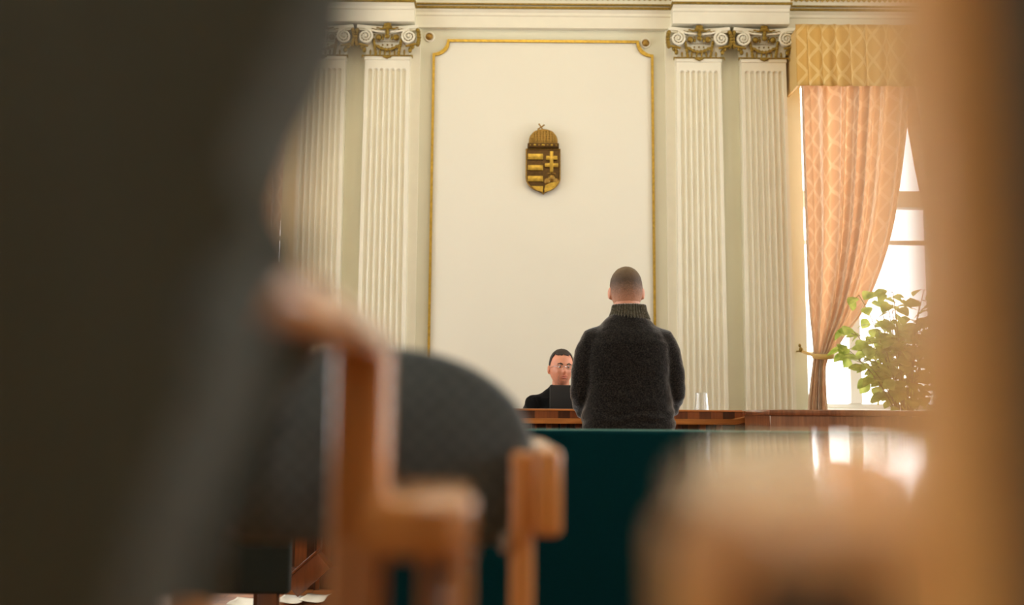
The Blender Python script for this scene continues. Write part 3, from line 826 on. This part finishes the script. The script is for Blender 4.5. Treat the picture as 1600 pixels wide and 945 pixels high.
# the standing man, seen from behind
MY = 4.9
mc = P(981, 600, MY); mx = mc.x
man = thing('person', 'standing man seen from behind in a charcoal knitted sweater, short brown hair', 'person', (mx, MY, 0))
hz = P(979, 418, MY).z - .122
hx_ = P(979, 440, MY).x - mx
bm = NB()
T = add_head(bm, Vector((hx_, .02, hz)), yaw=PI, pitch=.12)
tube(bm, [(0, -.005, 1.40), (0, .0, 1.50), (hx_ * .6, .01, 1.58), (hx_, .015, 1.64)], [.078, .070, .068, .066], 20)
sph_ring(bm, [(.92, 0, 0, .16, .11, .8), (1.1, 0, 0, .15, .10, .8), (1.3, 0, 0, .18, .11, .8), (1.42, 0, 0, .17, .09, .8), (1.46, 0, 0, .09, .06, 1)])
for s in (-1, 1):
    sh_, el, wr = Vector((s * .185, 0, 1.405)), Vector((s * .243, .01, 1.13)), Vector((s * .085, .235, 1.0))
    tube(bm, [(s * .1, 0, 1.40), sh_, sh_.lerp(el, .5), el, el.lerp(wr, .4), wr], [.05, .05, .043, .036, .036, .026], 14)
    tube(bm, [(s * .085, 0, .95), (s * .10, .0, .80), (s * .105, 0, .50), (s * .11, -.01, .3), (s * .11, 0, .09)], [.10, .088, .056, .052, .036], 16)
    tube(bm, [(s * .11, -.05, .04), (s * .115, .02, .045), (s * .125, .14, .03)], [.032, .04, .028], 12)
    d = Vector((-s * .55, .35, -.35)).normalized()
    Z = Vector((-s * .1, -.8, -.6)); Z = (Z - d * Z.dot(d)).normalized(); X = d.cross(Z)
    Mh = Matrix((X, d, Z)).transposed().to_4x4(); Mh.translation = wr + d * .01 + Vector((0, .03 if s > 0 else 0, .02 if s > 0 else 0))
    add_hand(bm, Mh, s, .55)
fused('body', bm, M['skin'], man, .0042, 4)
# hair shell
def hair_shell(T, mat, parent, thick, front, back, name='hair', top=0):
    bm = NB(); q = bmesh.ops.create_icosphere(bm, subdivisions=5, radius=1.0); kill = []
    for v in q['verts']:
        x, y, z = v.co; nz = .07 * noise.noise(Vector((x, y, z)) * 7)
        lim = front if y < -.35 else (back if y > .1 else front + (back - front) * ((y + .35) / .45))
        lim += nz
        if z < lim: kill.append(v); continue
        x, y = crown(x, y, z); wx = .080; wy = .098; wz = .122
        if z < 0: wx *= 1 - .24 * (-z) ** 1.7; wy *= 1 - .10 * (-z) ** 2
        X, Y, Z = x * wx, y * wy, z * wz
        if z < 0 and y > 0: Y *= 1 - .42 * (-z) ** 1.2
        if y < 0: Y *= .93
        f = max(0, min(1, (z - lim) * 4)); e = thick * f + .0012 + top * max(0, z) ** 2 * (1 if y < .3 else .6)
        nrm = Vector((x / wx, y / wy, (z + 1.2 * max(0, z) ** 3) / wz)).normalized()
        e += .002 * f * noise.noise(Vector((x, y, z)) * 9)
        v.co = Vector((X, Y, Z)) + nrm * e
    bmesh.ops.delete(bm, geom=kill, context='VERTS'); bmesh.ops.transform(bm, matrix=T, verts=bm.verts)
    o = obj(name, bm, mat, parent, True, 180); m = o.modifiers.new('t', 'SOLIDIFY'); m.thickness = .006; m.offset = -1
    return o
hair_shell(T, M['clipped'], man, .003, .42, -.72, top=.004)
# sweater
bm = NB()
sph_ring(bm, [(.905, 0, 0, .215, .135, .85), (.925, 0, 0, .232, .15, .85), (.97, 0, 0, .238, .155, .85), (1.05, 0, 0, .228, .15, .85), (1.18, 0, 0, .215, .145, .85),
              (1.30, 0, 0, .222, .15, .85), (1.37, 0, -.005, .212, .145, .85), (1.42, 0, -.005, .19, .125, .9), (1.465, 0, -.005, .145, .10, .95), (1.50, 0, -.003, .115, .085, 1), (1.525, 0, 0, .085, .075, 1)], 48)
for s in (-1, 1):
    tube(bm, [(s * .11, -.005, 1.415), (s * .168, -.005, 1.390), (s * .203, -.003, 1.32), (s * .228, 0, 1.22), (s * .236, .01, 1.12), (s * .215, .07, 1.05), (s * .15, .17, 1.01), (s * .10, .215, 1.0)],
         [.062, .074, .072, .064, .060, .058, .048, .042], 20)
def folds(p):
    f = .004 * noise.noise(Vector((p.x * 9, p.y * 9, p.z * 14))) + .0025 * noise.noise(Vector((p.x * 22, p.y * 22, p.z * 40)))
    if p.z < 1.12: f += .005 * math.sin(p.z * 95 + 5 * noise.noise(p * 6)) * max(0, 1 - abs(p.z - 1.0) / .12)
    return f
fused('sweater', bm, M['knit'], man, .008, 8, folds)
bm = NB(); NS = 200; ringz = [(1.500, .108, .088), (1.520, .100, .082), (1.545, .090, .079), (1.568, .086, .080), (1.575, .083, .078), (1.568, .077, .072), (1.52, .075, .07)]
R_ = []
for j, (z, rx, ry) in enumerate(ringz):
    ring = []
    for k in range(NS):
        a = 2 * PI * k / NS; rib = .0035 * math.cos(k * 2 * PI * 40 / NS) if j < 5 else 0
        ring.append(bm.verts.new((hx_ * .4 + .010 + (rx + rib) * math.cos(a), (ry + rib) * math.sin(a) + .003, z + .012 * (-math.sin(a)) * 0 - .010 * max(0, math.sin(a)))))
    R_.append(ring)
for A, B in zip(R_, R_[1:]):
    for k in range(NS): bm.faces.new((A[k], A[(k + 1) % NS], B[(k + 1) % NS], B[k]))
obj('collar', bm, M['rib'], man, True, 180)['label'] = 'grey ribbed standing collar'
bm = NB()
sph_ring(bm, [(.80, 0, 0, .19, .12, .85), (.88, 0, 0, .20, .13, .85), (.98, 0, 0, .195, .125, .85), (1.0, 0, 0, .18, .11, .85)])
for s in (-1, 1): tube(bm, [(s * .09, 0, .90), (s * .105, 0, .78), (s * .11, 0, .5), (s * .112, 0, .25), (s * .115, 0, .075)], [.105, .10, .08, .072, .07], 18)
fused('trousers', bm, M['trouser'], man, .01, 4)
for s in (-1, 1):
    bm = NB(); tube(bm, [(s * .115, -.085, .045), (s * .115, -.03, .055), (s * .12, .06, .05), (s * .128, .16, .035), (s * .13, .195, .025)], [(.035, .034), (.05, .042), (.045, .046), (.03, .045), (.014, .028)], 16, up=(0, 0, 1))
    for v in bm.verts: v.co.z = max(v.co.z, .012)
    sho = obj('shoe', bm, M['shoe'], man)
    bm = NB(); tube(bm, [(s * .115, -.095, .008), (s * .12, .05, .008), (s * .13, .205, .008)], [(.008, .036), (.008, .048), (.008, .03)], 14, up=(0, 0, 1)); obj('sole', bm, M['sole'], sho)

# the judge behind the desk
JY = 6.62; jc = P(876.5, 576, JY)
jd = thing('person', 'seated judge in a black robe and glasses, facing the standing man', 'person', (jc.x, JY, .15))
JZ = .15
hc = Vector((0, -.02, P(876, 549, JY).z - JZ - .118))
bm = NB(); T = add_head(bm, hc, yaw=.20, pitch=-.03, roll=.05, jowl=.12)
tube(bm, [(0, .05, hc.z - .24), (0, .035, hc.z - .15), (0, .01, hc.z - .08), (0, 0, hc.z - .03)], [.07, .062, .058, .055], 18)
sh_z = hc.z - .198
sph_ring(bm, [(.42, 0, .08, .16, .13, .85), (.6, 0, .07, .15, .12, .85), (.8, 0, .06, .17, .12, .85), (sh_z - .05, 0, .06, .17, .10, .85), (sh_z + .01, 0, .05, .10, .07, .9)])
for s in (-1, 1):
    a0, a1, a2 = Vector((s * .18, .05, sh_z - .03)), Vector((s * .255, -.08, sh_z - .27)), Vector((s * .13, -.28, .815))
    tube(bm, [(s * .1, .05, sh_z - .03), a0, a0.lerp(a1, .5), a1, a1.lerp(a2, .5), a2], [.05, .05, .042, .036, .032, .025], 12)
    d = Vector((-s * .35, -1, -.05)).normalized(); Z = Vector((0, 0, 1)); Z = (Z - d * Z.dot(d)).normalized(); X = d.cross(Z)
    Mh = Matrix((X, d, Z)).transposed().to_4x4(); Mh.translation = a2 + d * .02
    add_hand(bm, Mh, s, .28)
    tube(bm, [(s * .09, .06, .50), (s * .12, -.2, .52), (s * .13, -.36, .50), (s * .13, -.37, .25), (s * .13, -.36, .09)], [.09, .08, .058, .05, .034], 14)
    tube(bm, [(s * .13, -.33, .04), (s * .135, -.42, .035), (s * .14, -.50, .028)], [.035, .038, .026], 12)
fused('body', bm, M['skin2'], jd, .0038, 2)
hair_shell(T, M['hairdark'], jd, .004, .66, -.30, top=.009)
def face(name, pts, mat, r, par=jd, seg=8):
    bm = NB(); tube(bm, [T @ Vector(p) for p in pts], r, seg); return obj(name, bm, mat, par)
for s in (-1, 1):
    bm = NB(); c = T @ Vector((s * .031, -.0795, .003)); ball(bm, c, .0085, 2); e = obj('eye', bm, M['eyewhite'], jd)
    bm = NB(); c = T @ Vector((s * .031 + .001, -.0855, .003)); ball(bm, c, .005, 2); obj('iris', bm, M['iris'], e)
    face('eyebrow', [(s * .014, -.099, .020), (s * .030, -.099, .026), (s * .048, -.087, .021)], M['hairdark'], [.0042, .005, .003])
face('upper_lip', [(-.024, -.094, -.061), (-.010, -.103, -.057), (0, -.1045, -.0585), (.010, -.103, -.057), (.024, -.094, -.061)], M['lips'], [.001, .0038, .004, .0038, .001])
face('lower_lip', [(-.022, -.093, -.066), (-.010, -.1025, -.071), (0, -.1045, -.072), (.010, -.1025, -.071), (.022, -.093, -.066)], M['lips'], [.001, .004, .0048, .004, .001])
bm = NB()
q = bmesh.ops.create_icosphere(bm, subdivisions=4, radius=1.0); kill = []
for v in q['verts']:
    x, y, z = v.co; keep = y < -.15 and z < -.34 and not (abs(x) < .30 and -.66 < z < -.44)
    if not keep: kill.append(v); continue
    wx, wy, wz = .0765 * (1 - .18 * (-z) ** 1.7), .098 * (1 - .10 * z * z), .122
    X, Y, Z = x * wx, y * wy * (.93 + .05 * -z), z * wz
    d = .010 * gs((X, Y, Z), (0, -.08, -.102), (.022, .03, .016)) + .009 * gs((X, Y, Z), (0, -.09, -.062), (.022, .03, .010))
    v.co = Vector((X * 1.02, Y - d - .0015, Z * 1.012))
bmesh.ops.delete(bm, geom=kill, context='VERTS'); bmesh.ops.transform(bm, matrix=T, verts=bm.verts)
o = obj('beard', bm, M['beard'], jd, True, 180)
gl = thing.__globals__['bpy'].data.objects.new('glasses', None); COL.objects.link(gl); gl.parent = jd
bm = NB()
for s in (-1, 1):
    pts = [T @ Vector((s * .032 + .024 * math.cos(a), -.107 + .004 * abs(math.cos(a)), .001 + .016 * math.sin(a))) for a in [2 * PI * i / 20 for i in range(21)]]
    tube(bm, pts, .0011, 6)
    tube(bm, [T @ Vector(p) for p in ((s * .056, -.103, .004), (s * .076, -.09, .004), (s * .082, .0, -.002))], .0013, 6)
tube(bm, [T @ Vector(p) for p in ((-.008, -.108, .003), (0, -.112, .006), (.008, -.108, .003))], .0012, 6)
obj('glasses_frame', bm, M['chrome'], gl)
bm = NB()
for s in (-1, 1):
    vs = [bm.verts.new(T @ Vector((s * .032 + .023 * math.cos(2 * PI * i / 20), -.107, .001 + .0155 * math.sin(2 * PI * i / 20)))) for i in range(20)]; bm.faces.new(vs)
obj('lenses', bm, M['glass'], gl, False)
bm = NB()
sph_ring(bm, [(.36, 0, .04, .24, .20, .85), (.50, 0, .05, .235, .19, .85), (.70, 0, .06, .20, .15, .85), (.9, 0, .06, .205, .14, .85), (sh_z - .07, 0, .06, .205, .125, .85), (sh_z - .01, 0, .055, .185, .11, .9), (sh_z + .03, 0, .05, .13, .09, .95), (sh_z + .065, 0, .045, .085, .075, 1), (sh_z + .09, 0, .035, .068, .065, 1)], 40)
for s in (-1, 1):
    a0, a1, a2 = Vector((s * .17, .05, sh_z - .04)), Vector((s * .25, -.08, sh_z - .28)), Vector((s * .15, -.24, .845))
    tube(bm, [(s * .1, .05, sh_z - .03), a0, a0.lerp(a1, .5) + Vector((s * .015, 0, 0)), a1, a1.lerp(a2, .6), a2], [.066, .074, .080, .085, .078, .070], 16)
def rf(p): return .006 * math.sin(p.x * 60 + 8 * noise.noise(p * 5)) * (1 if p.z < sh_z else .2) + .006 * noise.noise(p * 11)
fused('robe', bm, M['robe'], jd, .008, 5, rf)
for s in (-1, 1):
    bm = NB(); tube(bm, [(s * .13, -.29, .04), (s * .135, -.40, .04), (s * .14, -.52, .03)], [(.035, .034), (.045, .046), (.02, .035)], 14, up=(0, 0, 1)); obj('shoe', bm, M['shoe'], jd)
    bm = NB(); tube(bm, [(s * .09, .02, .50), (s * .12, -.2, .52), (s * .13, -.355, .50), (s * .13, -.375, .27), (s * .13, -.36, .07)], [.10, .095, .075, .068, .062], 14); obj('trouser_leg', bm, M['trouser'], jd)
jch = thing('judge_chair', 'dark wooden chair under the seated judge', 'chair', (jc.x, JY + .05, .15))
bm = NB(); box(bm, -.25, .25, -.22, .24, .34, .40, bev=.02, seg=3); obj('seat', bm, M['darkgreen'], jch)
bm = NB(); box(bm, -.23, .23, .25, .29, .45, .83, bev=.015, seg=3); obj('backrest', bm, M['darkgreen'], jch)
for sx in (-1, 1):
    for sy in (-.20, .25):
        bm = NB(); box(bm, sx * .22 - .02, sx * .22 + .02, sy - .02, sy + .02, 0, .34 if sy < 0 else .80, bev=.004); obj('leg', bm, M['darkwood'], jch)

# ------------------------------------------------------------------ benches
BY = 3.2
bz = P(1000, 673, BY).z; b0, b1 = P(560, 700, BY).x, 1.72
be = thing('teal_bench', 'teal upholstered bench back running behind the standing man', 'bench', (0, BY, 0))
bm = NB(); box(bm, b0, b1, -.03, .03, .34, bz, bev=.014, seg=4); obj('backrest', bm, M['teal'], be)
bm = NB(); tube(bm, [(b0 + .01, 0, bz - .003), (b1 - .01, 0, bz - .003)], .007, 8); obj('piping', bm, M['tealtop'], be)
bm = NB(); box(bm, b0, b1, .03, .50, .36, .45, bev=.03, seg=4); obj('seat', bm, M['teal'], be)
for x in (b0 + .08, (b0 + b1) / 2, b1 - .08):
    for y in (0, .44):
        bm = NB(); box(bm, x - .025, x + .025, y - .025, y + .025, 0, .37, bev=.004); obj('leg', bm, M['darkwood'], be)
GY = 3.6
e1 = P(454, 900, GY).x; e0 = e1 - 1.9; gb = P(420, 927, GY).z
de = thing('dark_bench', 'blackish green upholstered bench back low behind the patterned chair', 'bench', (0, GY, 0))
bm = NB(); box(bm, e0, e1, -.03, .03, gb, .90, bev=.014, seg=4); obj('backrest', bm, M['darkgreen'], de)
bm = NB(); box(bm, e0, e1 - .16, .03, .45, gb + .03, gb + .11, bev=.025, seg=4); obj('seat', bm, M['darkgreen'], de)
for px in (420,):
    x = P(px, 935, GY).x
    for xx in (x, e0 + .1):
        for y in (0, .4):
            if y: xx -= .12
            bm = NB(); box(bm, xx - .035, xx + .035, y - .025, y + .025, 0, gb + .04, bev=.004); obj('leg', bm, M['darkwood'], de)

# tilted box and papers at the foot of the desk
q = P(486, 920, 5.42)
bx = thing('wooden_box', 'small red-brown wooden box tipped onto one corner at the foot of the judge desk', 'box', (q.x, 5.42, .145))
bm = NB(); Rb = Matrix.Rotation(math.radians(-42), 4, 'Y')
box(bm, -.13, .10, -.06, .06, -.055, .055, bev=.004, mat=Rb); obj('body', bm, M['boxwood'], bx)
bm = NB(); box(bm, -.135, .105, -.065, .065, .055, .068, bev=.003, mat=Rb); obj('lid', bm, M['boxwood'], bx)
def sheet(px0, px1, Y, z, label, n=1, name='paper_sheet'):
    a, b = P(px0, 935, Y).x, P(px1, 935, Y).x
    bm = NB(); g = []
    for i in range(13):
        t = i / 12; row = []
        for j in range(7):
            row.append(bm.verts.new((a + (b - a) * t, Y - .10 + .21 * j / 6, z + .012 * (2 * t - 1) ** 2 + .004 * math.sin(j + 5 * t))))
        g.append(row)
    for A, B in zip(g, g[1:]):
        for j in range(6): bm.faces.new((A[j], A[j + 1], B[j + 1], B[j]))
    o = obj(name, bm, M['paper'], None, True, 180); m = o.modifiers.new('t', 'SOLIDIFY'); m.thickness = .002
    tag(o, label, 'paper', 'loose papers on the wooden floor')
sheet(437, 478, 5.33, .008, 'white paper sheet on the floor nearest the dark bench leg, beside the tipped box')
sheet(474, 512, 5.29, .022, 'creased white paper lying on the floor below the tipped wooden box')
sheet(362, 404, 5.25, .006, 'curled cream paper on the floor beside the dark bench leg, away from the box')

# ------------------------------------------------------------------ chairs
GZ = .30
def dome_pad(name, xc, hw, y, z0, z1, mat, parent, thick=.03, flat=.35, bow=.03, sq=2.3):
    """upholstered back with an arched top"""
    bm = NB(); n = 40; fr = []; hs = (z1 - z0)
    for layer in ((-thick, .93), (-thick * .75, .985), (0, 1.0), (thick * .75, .985), (thick, .93)):
        ring = []
        zc = z0 + hs * flat
        for i in range(n + 1):
            a = PI * i / n; c, s = math.cos(a), math.sin(a)
            ring.append((hw * layer[1] * math.copysign(abs(c) ** (2 / sq), c), zc + (z1 - zc) * layer[1] * abs(s) ** (2 / sq)))
        nb = 8; pad = (1 - layer[1]) * hw
        rr = .035
        ring += [(-hw * layer[1] + rr * (1 - math.cos(t * PI / 16)) , z0 + pad + rr - rr * math.sin(t * PI / 16)) for t in range(nb + 1)]
        ring += [(hw * layer[1] - rr * (1 - math.sin(t * PI / 16)) - 0, z0 + pad + rr - rr * math.cos(t * PI / 16)) for t in range(nb + 1)]
        fr.append([bm.verts.new((xc + x, y + layer[0] + bow * ((x / hw) ** 2), z)) for x, z in ring])
    m = len(fr[0])
    for A, B in zip(fr, fr[1:]):
        for i in range(m): bm.faces.new((A[i], A[(i + 1) % m], B[(i + 1) % m], B[i]))
    for L, sg in ((fr[0], -1), (fr[-1], 1)):
        c = bm.verts.new((xc, y + sg * thick * 1.25, (z0 + z1) / 2))
        for i in range(m): bm.faces.new((L[i], L[(i + 1) % m], c))
    return obj(name, bm, mat, parent, True, 180)

# patterned grey chair with the block arm
CY = 1.15
chb = thing('armchair', 'armchair with arched grey patterned back and wooden block arm, in front of the teal bench', 'chair', (0, CY, GZ), group=None)
cl, cr_ = P(345, 760, CY).x, P(834, 760, CY).x
zt, zb = P(590, 541, CY).z - GZ, P(590, 852, CY).z - GZ
dome_pad('backrest', (cl + cr_) / 2, (cr_ - cl) / 2, 0, zb, zt, M['grey'], chb, flat=.46, sq=2.05)
bm = NB(); box(bm, cl + .0, cr_ + .0, .06, .46, .27, .35, bev=.03, seg=4); obj('seat', bm, M['grey'], chb)
zp = P(815, 703, CY).z - GZ
a, b = P(797, 800, CY - .03).x, P(834, 800, CY - .03).x
for (x0, x1) in ((a, b), (cl - .035, cl - .003)):
    bm = NB(); box(bm, x0, x1, -.04, .0, 0, zp, bev=.006, seg=3); obj('leg', bm, M['chairwood'], chb)
    bm = NB(); box(bm, x0, x1, .40, .44, 0, .33, bev=.006, seg=3); obj('leg', bm, M['chairwood'], chb)
at, ab = P(857, 700, CY - .06).z - GZ, P(857, 838, CY - .06).z - GZ
a2, b2 = P(834, 770, CY - .06).x, P(878, 770, CY - .06).x
bm = NB(); box(bm, a2, b2, -.07, .46, ab, at, bev=.009, seg=4); obj('armrest', bm, M['chairwood'], chb)
bm = NB(); box(bm, cl - .072, cl - .036, -.02, .46, ab, at, bev=.009, seg=4); obj('armrest', bm, M['chairwood'], chb)
bm = NB(); q = P(788, 846, CY - .04); box(bm, q.x - .005, q.x + .006, -.045, -.03, q.z - GZ - .012, q.z - GZ + .010, bev=.004); obj('bracket', bm, M['chrome'], chb)

# dark chair on the near side with its tall wooden arm frame
cha = thing('armchair', 'nearest dark olive grey upholstered chair back with a tall slanting wooden arm frame', 'chair', (0, .26, GZ))
eyez = CAM.z
bm = NB()
ed = [(-60, 560), (40, 530), (120, 495), (200, 452), (300, 418), (380, 400), (500, 400), (600, 370), (700, 330), (800, 290), (900, 260), (1000, 240)]
rt = [(P(x, y, .27).x, P(x, y, .27).z - GZ) for y, x in ed]
rt = [(rt[0][0] - .10, rt[0][1] + .06), (rt[0][0] - .03, rt[0][1] + .035)] + rt
lt = [(-.62, .62), (-.62, rt[0][1] - .05), (-.56, rt[0][1])]
poly = rt + [(rt[-1][0], .62)] + lt
prism(bm, poly[::-1], -.02, .035, 'Y', bev=.012); obj('backrest', bm, M['darkgrey'], cha)
sd = [(440, 525), (515, 520), (550, 492), (620, 448), (690, 402), (760, 372), (840, 357), (960, 352)]
sdp = [(P(x, y, .70).x, P(x, y, .70).z - GZ) for y, x in sd]
bm = NB(); prism(bm, sdp + [(sdp[-1][0], .60), (-.56, .60), (-.56, sdp[0][1])], .42, .455, 'Y', bev=.01); obj('side_cushion', bm, M['darkgrey'], cha)
xr_, xl_ = -.094, -.138
zr1, zr0 = eyez + .068 - GZ, eyez + .040 - GZ
bm = NB(); box(bm, xl_, xr_, .03, .52, zr0, zr1, bev=.009, seg=4); obj('armrest', bm, M['chairwood'], cha)
bm = NB(); box(bm, xl_, xr_, .475, .518, 0, zr1 - .004, bev=.009, seg=4); obj('leg', bm, M['chairwood'], cha)
bm = NB(); box(bm, -.62, -.575, .475, .518, 0, zr1, bev=.006); obj('leg', bm, M['chairwood'], cha)
bm = NB(); box(bm, -.62, -.575, .03, .5, zr0, zr1, bev=.009, seg=4); obj('armrest', bm, M['chairwood'], cha)
bm = NB(); box(bm, -.57, xl_ - .004, .03, .50, .38, .46, bev=.03, seg=3); obj('seat', bm, M['darkgrey'], cha)
for x in (-.60, -.19):
    bm = NB(); box(bm, x, x + .04, .0, .04, 0, .64, bev=.005); obj('leg', bm, M['chairwood'], cha)
# lower wooden arm joined to the post
DY = .36
zt_, zb_ = eyez - .056 - GZ, eyez - .092 - GZ
bm = NB(); prism(bm, [(x, y + DY) for x, y in [(-.094, .0), (-.036, -.012), (-.026, -.004), (-.024, .02), (-.032, .19), (-.045, .205), (-.094, .20)]], zb_, zt_, 'Z', bev=.007)
lo = obj('lower_armrest', bm, M['chairwood'], cha)
bm = NB(); box(bm, -.038, -.026, DY - .004, DY + .03, 0, zb_ + .003, bev=.004); obj('leg', bm, M['chairwood'], cha)
bm = NB(); box(bm, -.072, -.056, DY + .14, DY + .18, 0, zb_ + .003, bev=.004); obj('leg', bm, M['chairwood'], cha)
bm = NB(); prism(bm, [(x, y + DY) for x, y in [(-.034, .02), (-.028, .02), (-.058, .15), (-.064, .15)]], .02, zb_ + .003, 'Z'); obj('side_panel', bm, M['darkwood'], cha, False)  # dark wood stands in for shade on the inner face between the legs

# nearest chair on the window side: upright and glossy flat arm
chd = thing('armchair', 'nearest chair, out of focus, with orange-brown wooden upright and glossy flat armrest', 'chair', (0, .17, GZ))
bm = NB(); box(bm, .0722, .0875, -.004, .02, 0, 1.30 - GZ, bev=.004, seg=3); obj('upright', bm, M['postwood'], chd)
ah = eyez - .0145 - GZ
bm = NB()
poly = [(.0725, .0), (.052, .004), (.040, .02), (.040, .05), (.047, .10), (.064, .17), (.088, .26), (.12, .38), (.14, .50), (.20, .57), (.28, .58), (.32, .55), (.32, .0)]
prism(bm, poly, ah - .014, ah, 'Z', bev=.003); obj('armrest', bm, M['armwood'], chd)
bm = NB(); box(bm, .040, .054, .05, .09, 0, ah - .012, bev=.004); obj('leg', bm, M['postwood'], chd)
bm = NB(); box(bm, .089, .55, -.02, .03, .45, 1.34 - GZ, bev=.012, seg=3); obj('backrest', bm, M['darkgrey'], chd)  # dark back added to give the shaded edge beyond the upright
bm = NB(); box(bm, .31, .55, .03, .45, .38, .46, bev=.03, seg=3); obj('seat', bm, M['darkgrey'], chd)
bm = NB(); box(bm, .52, .55, -.02, .02, 0, 1.34 - GZ - .05, bev=.004); obj('leg', bm, M['chairwood'], chd)
bm = NB(); box(bm, .27, .30, .46, .50, 0, ah - .012, bev=.004); obj('leg', bm, M['chairwood'], chd)
